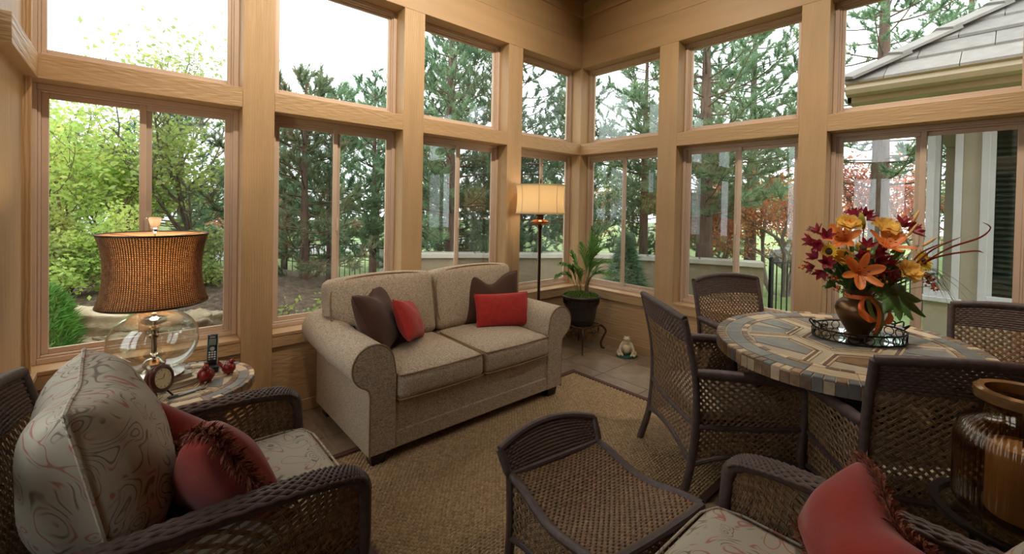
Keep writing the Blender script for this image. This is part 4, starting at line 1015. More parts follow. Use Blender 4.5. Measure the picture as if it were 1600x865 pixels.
# ------------------------------------------------------------------ tray, vase and bouquet on the dining table
M['vase'] = mat('brushed_bronze', (112, 84, 58), .3, metal=.85, var=.2, nscale=9); M['ribo'] = mat('orange_ribbon', (226, 112, 50), .6, var=.1, nscale=40); M['ribg'] = mat('olive_ribbon', (118, 126, 70), .6, var=.1, nscale=40)
VX, VY, VZ = -.83, -2.765, .7805
AR = R(-41.4)            # local +x runs left to right as one faces the corner, local -y towards the room
t = thing('wire_tray', 'oval scrolled iron wire tray with a glass floor under the vase', 'tray', (VX+.01, VY, VZ), AR)
ra, rb = .235, .175
ell = lambda k, z, n=48: np.array([(ra*k*math.cos(a), rb*k*math.sin(a), z) for a in np.linspace(0, 2*PI, n, endpoint=False)])
MB().lathe([(1, .004), (1, .010)], 56, (0, 0, 0), ra-.006, rb-.006).build('glass_floor', M['tglass'], t)
MB().tube(ell(1, .006), .0048, 7, closed=True).build('lower_ring', M['iron'], t); MB().tube(ell(1.0, .058), .0048, 7, closed=True).build('upper_ring', M['iron'], t)
for k in range(20):
    a = 2*PI*k/20; c = np.array((ra*math.cos(a), rb*math.sin(a), .032)); T = np.array((-ra*math.sin(a), rb*math.cos(a), 0)); T /= np.linalg.norm(T)
    MB().tube(np.array([c+T*.024*math.cos(b)+np.array((0, 0, .0225*math.sin(b))) for b in np.linspace(0, 2*PI, 18, endpoint=False)]), .0026, 6, closed=True).build('wire_loop', M['iron'], t)
for s in (-1, 1):
    MB().tube(cr([(s*ra*.99, -.03, .058), (s*(ra+.015), -.045, .085), (s*(ra-.005), -.062, .092), (s*(ra-.008), -.035, .075), (s*(ra+.02), 0, .10), (s*(ra-.008), .035, .075), (s*(ra-.005), .062, .092), (s*(ra+.015), .045, .085), (s*ra*.99, .03, .058)], 6), .0042, 7).build('handle', M['iron'], t)
t = thing('vase', 'brushed bronze urn vase tied with an orange and olive ribbon', 'vase', (VX, VY, VZ+.0105), AR)
prof = [(.062, 0), (.068, .006), (.062, .014), (.052, .022), (.056, .035), (.080, .075), (.104, .125), (.112, .160), (.104, .192), (.080, .214), (.062, .226), (.058, .240), (.064, .255), (.078, .275), (.072, .275), (.056, .25), (.05, .235)]
MB().lathe(prof, 48).build('body', M['vase'], t, smooth=60)
MB().tube([(.064*math.cos(a), .064*math.sin(a), .234) for a in np.linspace(0, 2*PI, 32, endpoint=False)], .010, 6, closed=True, flat=(.5, 1.3), up=(0, 0, 1)).build('ribbon_band', M['ribo'], t)
def strip(P, w_, mt, name, tw=None):
    P = cr(P, 8); n = len(P); mb = MB(); V = []
    wv = np.array([tw(i/(n-1)) if tw else (1, 0, 0) for i in range(n)]); off = np.array((0, -.0012, 0))
    for i in range(n): V += [P[i]-wv[i]*w_/2, P[i]+wv[i]*w_/2, P[i]+wv[i]*w_/2+off, P[i]-wv[i]*w_/2+off]
    F = []
    for i in range(n-1):
        for j in range(4): k = (j+1) % 4; F.append((i*4+j, i*4+k, i*4+4+k, i*4+4+j))
    mb.add(V, F).build(name, mt, t, smooth=60)
strip([(-.02, -.066, .235), (-.065, -.098, .215), (-.075, -.118, .165), (-.03, -.128, .125), (.0, -.118, .115)], .040, M['ribo'], 'ribbon_loop', lambda f: (.8, 0, .6*math.sin(3*f)))
strip([(.02, -.066, .235), (.05, -.100, .205), (.085, -.112, .155), (.062, -.118, .115), (.02, -.12, .112)], .040, M['ribo'], 'ribbon_loop', lambda f: (.8, 0, -.6*math.sin(3*f)))
strip([(-.01, -.072, .235), (-.03, -.108, .205), (-.02, -.124, .15), (.04, -.124, .105), (.07, -.122, .095)], .026, M['ribg'], 'ribbon_streamer')
strip([(.01, -.072, .235), (.03, -.112, .19), (.022, -.128, .14), (.03, -.112, .085), (.022, -.088, .03)], .030, M['ribg'], 'ribbon_streamer')
strip([(0, -.073, .235), (.012, -.115, .19), (.008, -.130, .13), (.01, -.112, .07), (.016, -.09, .04)], .022, M['ribo'], 'ribbon_streamer')

M['lily_o'] = mat('lily_orange', (236, 140, 64), .5, var=.15, nscale=14, trans=.4, cols=[(.3, (232, 120, 48)), (.6, (242, 148, 72)), (.85, (248, 178, 108))])
M['rose_y'] = mat('rose_yellow', (250, 214, 122), .5, var=.1, trans=.4); M['sun_y'] = mat('sunflower_yellow', (246, 210, 60), .5, var=.15, trans=.35); M['sun_c'] = mat('sunflower_disc', (66, 46, 24), .9, var=.4, nscale=90)
M['al_red'] = mat('alstroemeria_crimson', (150, 38, 54), .5, var=.3, nscale=30, trans=.35); M['pink_s'] = mat('waxflower_coral', (196, 110, 78), .6, var=.35, nscale=50); M['berry'] = mat('orange_berry', (214, 92, 36), .3, var=.2, nscale=60)
M['fleaf'] = mat('florist_leaf', (80, 112, 58), .45, var=.35, nscale=12, trans=.2); M['fstem'] = mat('flower_stem', (74, 96, 48), .6); M['wheat'] = mat('dry_wheat', (206, 164, 104), .8, var=.2, nscale=60); M['redgrass'] = mat('russet_grass', (150, 58, 34), .6, var=.25, nscale=12); M['budm'] = mat('green_bud', (164, 160, 60), .5, var=.15)
MOUTH = np.array((0, 0, .255)); K = 1/262.0
def fpos(px, py, d): return np.array(((px-1345)*K, d, (526-py)*K))
def fthing(name, label, cat, group): return thing(name, label, cat, (VX, VY, VZ+.0105), AR, group)
def stem(par, p, r_=.0025, sag=.02):
    b = MOUTH+np.array((p[0]*.09, p[1]*.12, -.05)); m_ = b*.45+p*.55+np.array((p[0]*.05, p[1]*.05, sag)); MB().tube(cr([b, m_, p], 6), r_, 6).build('stem', M['fstem'], par)
def basis(d):
    d = np.array(d, float); d /= np.linalg.norm(d); a = np.array((0, 0, 1.)) if abs(d[2]) < .9 else np.array((1., 0, 0)); s = np.cross(a, d); s /= np.linalg.norm(s); u = np.cross(d, s)
    return np.stack([s, u, d], 1)
def petal(mb, B, c, ang, L, w_, curl, lift, n=7, cup=.2, tipf=1.0):
    """petal leaving the axis B[:,2] at angle ang"""
    V = []; F = []
    for i in range(n+1):
        f = i/n; rad = L*(f if curl == 0 else math.sin(f*curl)/curl); hz = lift*L*f-L*(1-math.cos(f*curl))/max(curl, 1e-3)*.6
        ww = w_*math.sin(PI*min(.08+.92*f**.8, 1))**.75 if f < 1 else w_*.04
        for j in (-1, -.5, 0, .5, 1):
            x = rad; y = ww*j; z = hz+cup*w_*j*j
            V.append(c+B@np.array((x*math.cos(ang)-y*math.sin(ang), x*math.sin(ang)+y*math.cos(ang), z)))
    for i in range(n):
        for j in range(4): F.append((i*5+j, i*5+j+1, i*5+6+j, i*5+5+j))
    mb.add(V, F)
def lily(label, p, d, s=.105):
    s *= 1.3
    t = fthing('orange_lily', label, 'lily', 'orange lilies in the bouquet'); B = basis(d); stem(t, p)
    for k in range(6):
        mb = MB(); petal(mb, B, p, k*PI/3+.3, s*(1.0 if k % 2 else .95), s*(.135 if k % 2 else .185), 1.35, .80, cup=.35); mb.build('petal', M['lily_o'], t, smooth=180)
    for k in range(5):
        a = k*2*PI/5; e = p+B@np.array((.022*math.cos(a), .022*math.sin(a), .062)); MB().tube([p, e], .0012, 5).build('stamen', M['lily_o'], t); MB().tube([e-B@np.array((.006, 0, 0)), e+B@np.array((.006, 0, 0))], .0022, 5).build('anther', M['sun_c'], t)
D0 = -.10
lily('orange lily at the upper left of the bouquet facing left', fpos(1310, 381, -.06), (-.75, -.45, .55))
lily('orange lily at the centre of the bouquet facing up', fpos(1352, 390, -.13), (.05, -.6, .8), .115)
lily('orange lily low on the left side of the bouquet facing the room', fpos(1316, 425, -.13), (-.3, -.85, .2), .112)
lily('partly hidden orange lily behind the centre rose', fpos(1380, 376, -.02), (.5, -.3, .75), .085)
t = fthing('lily_bud', 'closed yellow green lily bud standing at the top of the bouquet', 'lily bud', None); p = fpos(1338, 364, -.05); stem(t, p); MB().tube(cr([p, p+(-.008, 0, .03), p+(-.014, 0, .065), p+(-.022, 0, .092)], 4), np.interp(np.linspace(0, 1, 13), [0, .3, .7, 1], [.006, .016, .014, .003]), 9).build('bud', M['budm'], t)
def rose(label, p, d, s=.04):
    s *= 1.35
    t = fthing('yellow_rose', label, 'rose', 'yellow roses in the bouquet'); B = basis(d); stem(t, p)
    for ring, (n, L, lf, w_) in enumerate([(3, .45, 2.0, .40), (4, .75, 1.35, .5), (5, 1.05, .8, .58), (6, 1.25, .42, .6)]):
        for k in range(n):
            mb = MB(); petal(mb, B, p, 2*PI*k/n+ring*.5, s*L, s*w_, .5, lf, 5, cup=.6); mb.build('petal', M['rose_y'], t, smooth=180)
rose('yellow rose at the top left of the bouquet', fpos(1315, 362, -.05), (-.25, -.5, .8))
rose('yellow rose at the top centre of the bouquet right of the bud', fpos(1365, 366, -.06), (.1, -.5, .85), .044)
rose('yellow rose low in the centre just above the big leaf', fpos(1377, 424, -.15), (.1, -.8, .55), .042)
rose('yellow rose tucked beside the low left lily', fpos(1306, 408, -.06), (-.4, -.7, .5), .034)
def sunflower(label, p, d, s=.05):
    s *= 1.25
    t = fthing('sunflower', label, 'sunflower', 'sunflowers in the bouquet'); B = basis(d); stem(t, p)
    for k in range(20):
        mb = MB(); petal(mb, B, p, 2*PI*k/20, s*(1 if k % 2 else .88), s*.13, .5, .22, 4, cup=.1); mb.build('petal', M['sun_y'], t, smooth=180)
    pr = MB().lathe([(.018, -.004), (.02, .004), (.014, .010), (.003, .012)], 16); pr.v = [v@B.T+p for v in pr.v]; pr.build('disc', M['sun_c'], t)
sunflower('yellow sunflower at the left edge of the bouquet seen side on', fpos(1283, 397, -.08), (-.9, -.35, .1), .045)
sunflower('small yellow sunflower behind the central lily', fpos(1331, 391, -.08), (-.1, -.8, .5), .036)
sunflower('yellow sunflower with a dark centre at the right of the bouquet', fpos(1409, 407, -.12), (.25, -.9, .3), .056)
def alst(label, p, d, s=.034):
    s *= 1.5
    t = fthing('red_alstroemeria', label, 'alstroemeria', 'crimson alstroemeria in the bouquet'); B = basis(d); stem(t, p-B[:, 2]*.02, .002)
    for k in range(4):
        q = p+B@np.array((.034*math.cos(k*PI/2+.4), .034*math.sin(k*PI/2+.4), -.008+.008*(k % 2))); dd = B@np.array((.6*math.cos(k*PI/2+.4), .6*math.sin(k*PI/2+.4), .9)); Bk = basis(dd)
        for m_ in range(6):
            mb = MB(); petal(mb, Bk, q, m_*PI/3, s*.9, s*.26, .7, 1.2, 4, cup=.3); mb.build('petal', M['al_red'], t, smooth=180)
for lb, px, py, d, dr in [('crimson alstroemeria at the upper left edge of the bouquet', 1279, 380, -.02, (-.8, -.3, .4)), ('crimson alstroemeria at the lower left edge of the bouquet', 1276, 417, -.05, (-.9, -.4, 0)), ('crimson alstroemeria at the top of the bouquet behind the bud', 1350, 347, .03, (0, -.3, .9)), ('crimson alstroemeria in the middle of the bouquet under the central lily', 1350, 416, -.13, (.1, -.9, .3)), ('crimson alstroemeria at the upper right of the bouquet by the wheat', 1408, 362, -.02, (.5, -.4, .7)), ('crimson alstroemeria between the two left lilies', 1334, 398, -.12, (-.1, -.9, .3))]:
    alst(lb, fpos(px, py, d), dr)
def cluster(name, label, cat, group, p, r_, n, mt, sz, seedv):
    g = np.random.RandomState(seedv); t = fthing(name, label, cat, group); stem(t, p, .0018)
    for k in range(n):
        q = p+g.randn(3)*r_*.45; MB().lathe([(.002, -sz), (sz*.9, -sz*.3), (sz, .1*sz), (sz*.6, sz*.8), (.002, sz)], 7, q).build('bloom' if 'wax' in name else 'berry', mt, t, smooth=180)
        MB().tube([p+(0, 0, -.02), q], .0009, 4).build('twig', M['fstem'], t)
for i, (lb, px, py, d, r_, n) in enumerate([('coral waxflower spray in the middle left under the lilies', 1332, 420, -.15, .035, 26), ('coral waxflower spray low in front of the vase neck', 1342, 437, -.15, .03, 20), ('coral waxflower spray at the right under the sunflower', 1428, 434, -.08, .035, 24), ('coral waxflower spray between the low rose and the sunflower', 1406, 427, -.12, .025, 16)]):
    cluster('waxflower_spray', lb, 'waxflower', 'waxflower sprays in the bouquet', fpos(px, py, d), r_, n, M['pink_s'], .0065, i+40)
for i, (lb, px, py, d, n) in enumerate([('orange berry sprig hanging low at the left of the vase', 1302, 452, -.06, 9), ('orange berry sprig at the left under the low lily', 1293, 436, -.07, 8), ('orange berry sprig sticking out at the far left', 1256, 421, -.02, 6), ('orange berry sprig at the lower right of the bouquet', 1440, 445, -.06, 12)]):
    cluster('berry_sprig', lb, 'berries', 'berry sprigs in the bouquet', fpos(px, py, d), .028, n, M['berry'], .0055, i+60)
for i, (lb, a, b, d) in enumerate([('tallest dry wheat stalk at the right of the bouquet', (1375, 440), (1422, 334), -.04), ('middle dry wheat stalk leaning right', (1372, 430), (1404, 354), -.10), ('lowest dry wheat stalk leaning far right', (1380, 430), (1426, 372), -.13)]):
    t = fthing('wheat_stalk', lb, 'wheat', 'wheat stalks in the bouquet'); p0 = MOUTH+np.array((.01, -.01, -.05)); m_ = fpos(a[0], a[1]-20, d*.7); p1 = fpos(*b, d); MB().tube(cr([p0, m_, p1], 6), .0016, 6).build('stalk', M['wheat'], t)
    dv = (p1-m_)/np.linalg.norm(p1-m_); MB().tube(np.array([p1-dv*.085*(1-f) for f in np.linspace(0, 1, 9)]), np.array([.003, .0065, .008, .0075, .008, .007, .006, .004, .001]), 8).build('ear', M['wheat'], t)
for i, (lb, P) in enumerate([('russet grass blade sweeping up right past the sunflower', [(1385, 420), (1418, 390), (1455, 371)]), ('russet grass blade low across the sunflower', [(1380, 428), (1420, 402), (1470, 391), (1484, 393)]), ('russet curling grass at the far right of the bouquet', [(1390, 420), (1440, 388), (1480, 372), (1492, 358), (1478, 350)]), ('short russet grass blade beside the wheat', [(1378, 425), (1400, 396), (1430, 380)])]):
    t = fthing('russet_grass', lb, 'grass blade', 'russet grasses in the bouquet'); P3 = [MOUTH+np.array((.02, -.01, -.03))]+[fpos(x, y, -.13-.01*j) for j, (x, y) in enumerate(P)]
    pp = cr(P3, 7); MB().tube(pp, np.interp(np.linspace(0, 1, len(pp)), [0, .5, .85, 1], [.002, .0055, .004, .0006]), 6, flat=(1, .3), up=(0, 1, 0)).build('blade', M['redgrass'], t)
# big palmate leaf and other greenery
t = fthing('palmate_leaf', 'large dark green lobed leaf hanging over the vase rim', 'leaf', None); p = fpos(1362, 452, -.15); stem(t, p, .003)
B = basis((.15, -.8, .6))
for k, a in enumerate(np.linspace(-200, 20, 8)):
    L = .16 if 1 < k < 7 else .12; mb = MB(); petal(mb, B, p, R(a), L*(1.25 if k in (5, 6, 7) else 1.0), .036, .55, .05, 7, cup=-.25); mb.build('lobe', M['fleaf'], t, smooth=180)
    e = p+B@np.array((L*.85*math.cos(R(a)), L*.85*math.sin(R(a)), .002-L*.12)); MB().tube([p+B@np.array((0, 0, .003)), e], [.0016, .0006], 5).build('vein', M['fstem'], t)
g = np.random.RandomState(9)
t = fthing('leaf_greenery', 'dark green filler leaves massed between the blooms', 'foliage', None); 
for k in range(190):
    a = g.rand()*2*PI; el_ = g.uniform(-.15, 1.1); rr = g.uniform(.45, 1.0); p = np.array((.28*math.cos(a)*math.cos(el_)*rr+.03, .17*math.sin(a)*math.cos(el_)*rr, .34+.26*math.sin(el_)*rr)); d = p-np.array((0, 0, .25)); d = d/np.linalg.norm(d)
    B = basis(d+g.randn(3)*.35); mb = MB(); petal(mb, basis(np.cross(d, g.randn(3))), p-d*.06, g.rand()*6.28, g.uniform(.07, .12), g.uniform(.011, .02), .6, .3, 4, cup=.3); mb.build('leaf', M['fleaf'], t, smooth=180)
for k in range(40):
    a = 2*PI*k/40; p = np.array((.2*math.cos(a), .12*math.sin(a), .33+.12*g.rand())); MB().tube(cr([MOUTH+np.array((0, 0, -.03)), p*.6+np.array((0, 0, .12)), p], 4), .0018, 5).build('stem', M['fstem'], t)
for i in range(16):
    lb = 'fine green grass blade arching down at the right of the vase'
    t = fthing('bear_grass', lb, 'grass blade', 'fine arching grass blades'); e = fpos(1440+g.uniform(0, 52), 452+g.uniform(0, 38), -.05+g.uniform(-.06, .05)); m_ = fpos(1420+g.uniform(-10, 16), 424+g.uniform(-8, 6), -.06)
    pp = cr([MOUTH+np.array((.02, 0, -.03)), m_, (m_+e)/2+np.array((.015, 0, .03)), e], 6); MB().tube(pp, np.linspace(.0022, .0006, len(pp)), 5, flat=(1, .4)).build('blade', M['fleaf'], t)
t = fthing('eucalyptus_sprig', 'small dark eucalyptus sprig poking out at the upper left', 'foliage', None); pp = cr([MOUTH, fpos(1300, 385, 0), fpos(1266, 365, 0)], 8); MB().tube(pp, .0014, 5).build('stem', M['fstem'], t)
for k in range(12):
    q = pp[-1-k//2]; mb = MB(); petal(mb, basis(g.randn(3)), q, g.rand()*6, .018, .007, .3, .3, 3); mb.build('leaf', M['fleaf'], t, smooth=180)
# ------------------------------------------------------------------ garden, trees, wing of the house
M['lawn'] = mat('lawn', (112, 140, 66), .95, var=.35, nscale=3, cols=[(.3, (96, 114, 66)), (.55, (122, 142, 82)), (.8, (158, 166, 110))])
M['mulch'] = mat('bark_mulch', (104, 86, 72), .95, var=.5, nscale=14, bump=1, bscale=25, bdist=.03, cols=[(.3, (66, 52, 44)), (.55, (112, 94, 78)), (.8, (150, 134, 116))])
M['pave'] = mat('pale_road', (186, 184, 178), .9, var=.08)
M['bark'] = mat('pine_bark', (112, 92, 80), .95, var=.35, nscale=8, stretch=(3, 3, .6), bump=1, bscale=18, bdist=.02); M['barkg'] = mat('grey_bark', (132, 122, 112), .95, var=.3, nscale=8, stretch=(3, 3, .6), bump=1, bscale=18, bdist=.02); M['twig'] = mat('dark_twig', (108, 90, 76), .95, var=.25)
def leafm(n, cols, tr=.35, ns=2.2): return mat(n, cols[1][1], .6, cols=cols, nscale=ns, trans=tr, spec=.25)
M['needle'] = leafm('pine_needles', [(.3, (86, 114, 88)), (.5, (128, 158, 122)), (.72, (172, 194, 156))], .4)
M['needleb'] = leafm('browning_needles', [(.3, (96, 116, 86)), (.5, (128, 142, 108)), (.68, (172, 148, 118))], .4)
M['needled'] = leafm('deep_pine_needles', [(.3, (76, 98, 80)), (.5, (110, 136, 106)), (.72, (148, 168, 136))], .4)
M['leafy'] = leafm('spring_leaves', [(.3, (150, 184, 92)), (.5, (194, 218, 124)), (.72, (232, 222, 136))], .6)
M['leafg'] = leafm('sage_leaves', [(.3, (132, 156, 92)), (.5, (176, 192, 118)), (.72, (214, 202, 126))], .55)
M['leaff'] = leafm('far_leaves', [(.3, (110, 134, 84)), (.5, (146, 164, 106)), (.72, (178, 178, 124))], .4, .8)
M['leafo'] = leafm('orange_maple', [(.3, (188, 108, 76)), (.5, (214, 142, 98)), (.72, (222, 184, 116))], .5)
M['leafr'] = leafm('red_maple', [(.3, (176, 96, 86)), (.5, (206, 132, 112)), (.72, (222, 164, 124))], .5)
M['leafa'] = leafm('arborvitae', [(.3, (58, 104, 40)), (.5, (92, 146, 60)), (.72, (130, 176, 84))], .3, 5)
def blades(P, D, L, wd, g, droop=0.0, quad=False):
    """thin blade triangles (or leaf diamonds) at P along D"""
    n = len(P); D = nrm(D); S = nrm(np.cross(D, g.randn(n, 3)))*np.asarray(wd).reshape(-1, 1)/2; L = np.asarray(L).reshape(-1, 1)
    T = P+D*L; T[:, 2] -= droop
    if quad:
        mid = P+D*L*.45
        V = np.stack([P, mid+S, T, mid-S], 1).reshape(-1, 3); F = np.arange(4*n).reshape(-1, 4)
    else:
        V = np.stack([P-S, P+S, T], 1).reshape(-1, 3); F = np.arange(3*n).reshape(-1, 3)
    return V, F
def blade_mesh(name, V, F, mt):
    me = bpy.data.meshes.new(name); me.from_pydata(V.tolist(), [], F.tolist()); me.materials.append(mt); me.update(); return me
def pine(label, loc, H, cb, sp, seedv, mt='needle', trunk_r=.13, dens=1.0, lean=(0, 0), gname='pine trees outside the windows', needle=.17):
    g = np.random.RandomState(seedv); t = thing('pine_tree', label, 'tree', loc, 0, gname)
    tp = cr([(0, 0, -.3), (lean[0]*.3, lean[1]*.3, H*.3), (lean[0]*.7+g.randn()*.05, lean[1]*.7, H*.65), (lean[0], lean[1], H)], 6)
    MB().tube(tp, np.linspace(trunk_r, .02, len(tp)), 9).build('trunk', M['bark'], t)
    br = MB(); TP = []; TD = []; WP_ = []; WD_ = []; WL_ = []
    z = cb
    while z < H-.05:
        f = (z-cb)/max(H-cb, .1); L0 = sp*(1-f)**.7*(.6+.4*min(1, f*4))+.2; n = g.randint(3, 5); a0 = g.rand()*6.28
        for k in range(n):
            zz = min(z+g.uniform(-.16, .16), H-.03); c = np.array([np.interp(zz, tp[:, 2], tp[:, j]) for j in (0, 1)]+[zz])
            a = a0+k*2*PI/n+g.randn()*.35; L = L0*g.uniform(.6, 1.15); rise = .22+.75*f+g.randn()*.16
            d = np.array((math.cos(a), math.sin(a), 0)); e = c+d*L*.95+np.array((0, 0, L*rise*.8)); m_ = c+d*L*.55+np.array((0, 0, L*rise*.22+g.randn()*.04))
            P = cr([c, m_, e], 4); br.tube(P, np.linspace(.008+.013*L/2, .004, len(P)), 4, caps=False)
            ns = max(4, int(L/.15*dens)); sgn = 1
            for q in range(ns):
                ff = .2+.8*(q+g.rand())/ns; x = ff*(len(P)-1); i = min(int(x), len(P)-2); p = P[i]+(P[i+1]-P[i])*(x-i); sgn = -sgn
                sd = nrm((d*.55+np.array((-d[1], d[0], 0))*sgn*g.uniform(.3, 1.1)+np.array((0, 0, .45+.5*f+g.randn()*.35)))[None])[0]; sl = g.uniform(.16, .40)*(.5+.4*L/max(sp, .5))
                WP_.append(p); WD_.append(sd); WL_.append(sl)
                for w_ in (.62, 1.0): TP.append(p+sd*sl*w_); TD.append(sd+np.array((0, 0, .25)))
                if g.rand() < .6: 
                    sd2 = nrm((sd+g.randn(3)*.5+np.array((0, 0, .3)))[None])[0]; p2 = p+sd*sl*.6; WP_.append(p2); WD_.append(sd2); WL_.append(sl*.6); TP.append(p2+sd2*sl*.6); TD.append(sd2+np.array((0, 0, .3)))
            TP.append(e); TD.append(d*.6+np.array((0, 0, .9)))
        z += g.uniform(.16, .28)*(1 if H < 8 else 1.15)
    TP.append(tp[-1]); TD.append(np.array((0, 0, 1.)))
    V, F = blades(np.array(WP_), np.array(WD_), np.array(WL_), np.full(len(WP_), .012), g); br.add(V, F.tolist())
    br.build('branches', M['twig'], t, smooth=0)
    TP = np.array(TP); TD = nrm(np.array(TD)); nb = 26
    P = np.repeat(TP, nb, 0); DD = np.repeat(TD, nb, 0); D = DD*.75+nrm(g.randn(len(P), 3))*g.uniform(.2, 1.0, (len(P), 1)); P = P+DD*g.uniform(-.09, .03, (len(P), 1))
    V, F = blades(P, D, g.uniform(.55, 1.0, len(P))*needle, g.uniform(.011, .019, len(P)), g)
    link('needles', blade_mesh('needles', V, F, M[mt]), t, kind='stuff'); return t
def broadleaf(name, label, loc, H, sp, seedv, mt, nst=3, nleaf=5000, lsz=.075, bark='twig', lo=.12, cat='tree', group=None, tr=.05, up=.9):
    g = np.random.RandomState(seedv); t = thing(name, label, cat, loc, 0, group); br = MB(); pts = []
    def grow(p, d, L, r_, lev):
        n = 5; P = [p]; dd = d.copy()
        for i in range(n): dd = dd+g.randn(3)*.13+np.array((0, 0, .05*up)); dd /= np.linalg.norm(dd); P.append(P[-1]+dd*L/n)
        P = np.array(P); br.tube(P, np.linspace(r_, r_*.45, n+1), 6 if lev < 2 else 4, caps=False)
        if lev >= 2: pts.extend(P[1:])
        if lev < 4:
            for k in range([4, 4, 4, 3][lev]):
                f = g.uniform(.35, 1); x = f*n; i = min(int(x), n-1); q = P[i]+(P[i+1]-P[i])*(x-i)
                nd = dd+nrm(g.randn(1, 3))[0]*np.array((1, 1, .5))*[.9, .95, 1.0, 1.0][lev]; nd /= np.linalg.norm(nd); grow(q, nd, L*g.uniform(.5, .72), r_*.5, lev+1)
    for k in range(nst):
        a = 2*PI*k/nst+g.rand(); d = np.array((math.cos(a)*sp/H*.55, math.sin(a)*sp/H*.55, 1.)); d /= np.linalg.norm(d); grow(np.array((math.cos(a)*.06, math.sin(a)*.06, -.2)), d, H*.52, tr, 0)
    br.build('branches', M[bark], t, smooth=60)
    pts = np.array(pts); k = g.randint(0, len(pts), nleaf); P = pts[k]+g.randn(nleaf, 3)*.10*H/3; D = g.randn(nleaf, 3)*[1, 1, .5]+[0, 0, -.15]
    V, F = blades(P, D, g.uniform(.7, 1.15, nleaf)*lsz, g.uniform(.45, .7, nleaf)*lsz, g, quad=True)
    link('leaves', blade_mesh('leaves', V, F, M[mt]), t, kind='stuff'); return t
# ground: planted bank, lawn, road
def terrain(name, label, cat, fn, mt, nu=40, nv=40, kind='structure'):
    mb = MB().grid(fn, nu, nv); k = mb.n; V = np.concatenate(mb.v); low = V.copy(); low[:, 2] -= .4
    o = mb.build(name, mt, None, smooth=180); return tag(o, label, cat, kind=kind)
rgn = np.random.RandomState(1)
def nz2(x, y): return .05*np.sin(1.7*x+.3)*np.cos(1.3*y)+.04*np.sin(3.1*x+1)*np.sin(2.7*y+2)
def bank(a, b):
    x = -9+11*a; y = .24+6.2*b; z = -.25+.62*np.clip((y-1.2)/2.4, 0, 1)**1.0*np.clip((-x+.5)/3, 0, 1)+nz2(x, y)-.10*np.clip((y-4)/2.4, 0, 1); return np.stack([x, y, z], 1)
terrain('ground_bank', 'mulched garden bank outside the back windows', 'ground', bank, M['mulch'], 50, 40)
def lawn(a, b):
    x = -40+120*a; y = -40+110*b; d = np.hypot(x+2, y+2); z = -.42-.018*np.clip(d-6, 0, 60)+.10*nz2(x*.3, y*.3); return np.stack([x, y, z], 1)
terrain('ground_lawn', 'green lawn falling away behind the garden', 'ground', lawn, M['lawn'], 90, 90)
def path(a, b):
    t_ = a*40-12; x = 17+b*5+.02*t_; y = t_; return np.stack([x, y, -.72-.012*np.abs(t_-2)+0*b], 1)
terrain('ground_road', 'pale road beyond the garden', 'ground', path, M['pave'], 40, 3)
def path2(a, b):
    x = -14+30*a; y = 15+.1*x+b*3.5; return np.stack([x, y, -.60+0*a], 1)
terrain('ground_lane', 'pale lane behind the lawn', 'ground', path2, M['pave'], 30, 3)
# boulders of the low bank
M['rock'] = mat('sandstone_boulder', (176, 158, 126), .9, var=.3, nscale=4, bump=1, bscale=7, bdist=.03, cols=[(.3, (120, 104, 82)), (.55, (178, 160, 130)), (.8, (204, 192, 168))])
for i, (lb, x, y, z, sx, sy, sz) in enumerate([('long flat sandstone boulder on top of the low rock edging', -4.22, 2.3, .34, .40, .20, .115), ('blocky sandstone boulder under the long one', -4.42, 2.16, .14, .24, .18, .125), ('small rounded boulder at the lower right of the edging', -3.98, 2.12, .14, .20, .16, .115), ('low boulder further right along the edging', -3.5, 2.30, .17, .28, .2, .13)]):
    g = np.random.RandomState(i+3); ph = g.rand(6)*6
    def fnr(x_, p, ph=ph): return x_*(1+.16*np.sin(5*p[:, :1]+ph[0])*np.sin(4*p[:, 1:2]+ph[1])+.10*np.sin(7*p[:, 2:3]+6*p[:, :1]+ph[2])+.06*np.sin(13*p[:, :1]+9*p[:, 1:2]+ph[3]))
    t = thing('boulder', lb, 'rock', (x, y, z), .3*i, 'boulders of the low bank'); MB().soft((0, 0, 0), (2*sx, 2*sy, 2*sz), sz*.5, 14, fn=fnr).build('stone', M['rock'], t, smooth=180, weld=True)
# trees and shrubs behind the table lamp
G1 = 'leafy trees behind the table lamp'
broadleaf('leafy_tree', 'bright yellow green tree filling the left window', (-4.45, 5.0, .1), 2.95, 1.6, 21, 'leafy', 4, 15000, .072, group=G1, lo=.2, tr=.032)
broadleaf('leafy_tree', 'slender sparse birch with a pale trunk right of the table lamp', (-3.05, 5.2, .1), 4.3, .9, 22, 'leafg', 2, 2200, .085, group=G1, tr=.04, bark='barkg')
broadleaf('leafy_shrub', 'low yellow green shrub behind the lamp shade', (-4.35, 3.7, .15), 1.35, 1.5, 23, 'leafy', 5, 7500, .06, cat='shrub', tr=.022, group='shrubs on the bank')
broadleaf('leafy_shrub', 'sage green shrub at the left of the bank behind the conifer', (-4.9, 4.0, .15), 1.5, 1.4, 24, 'leafg', 5, 7500, .06, cat='shrub', tr=.022, group='shrubs on the bank')
broadleaf('leafy_shrub', 'sage green shrub right of the table lamp near the column', (-3.05, 4.0, .15), 1.2, 1.0, 25, 'leafg', 4, 3200, .06, cat='shrub', tr=.02, group='shrubs on the bank')
broadleaf('leafy_shrub', 'small bright shrub sprig behind the left arm of the loveseat', (-2.35, 2.2, -.1), .75, .5, 26, 'leafy', 3, 260, .06, cat='shrub', tr=.012, group='shrubs on the bank')
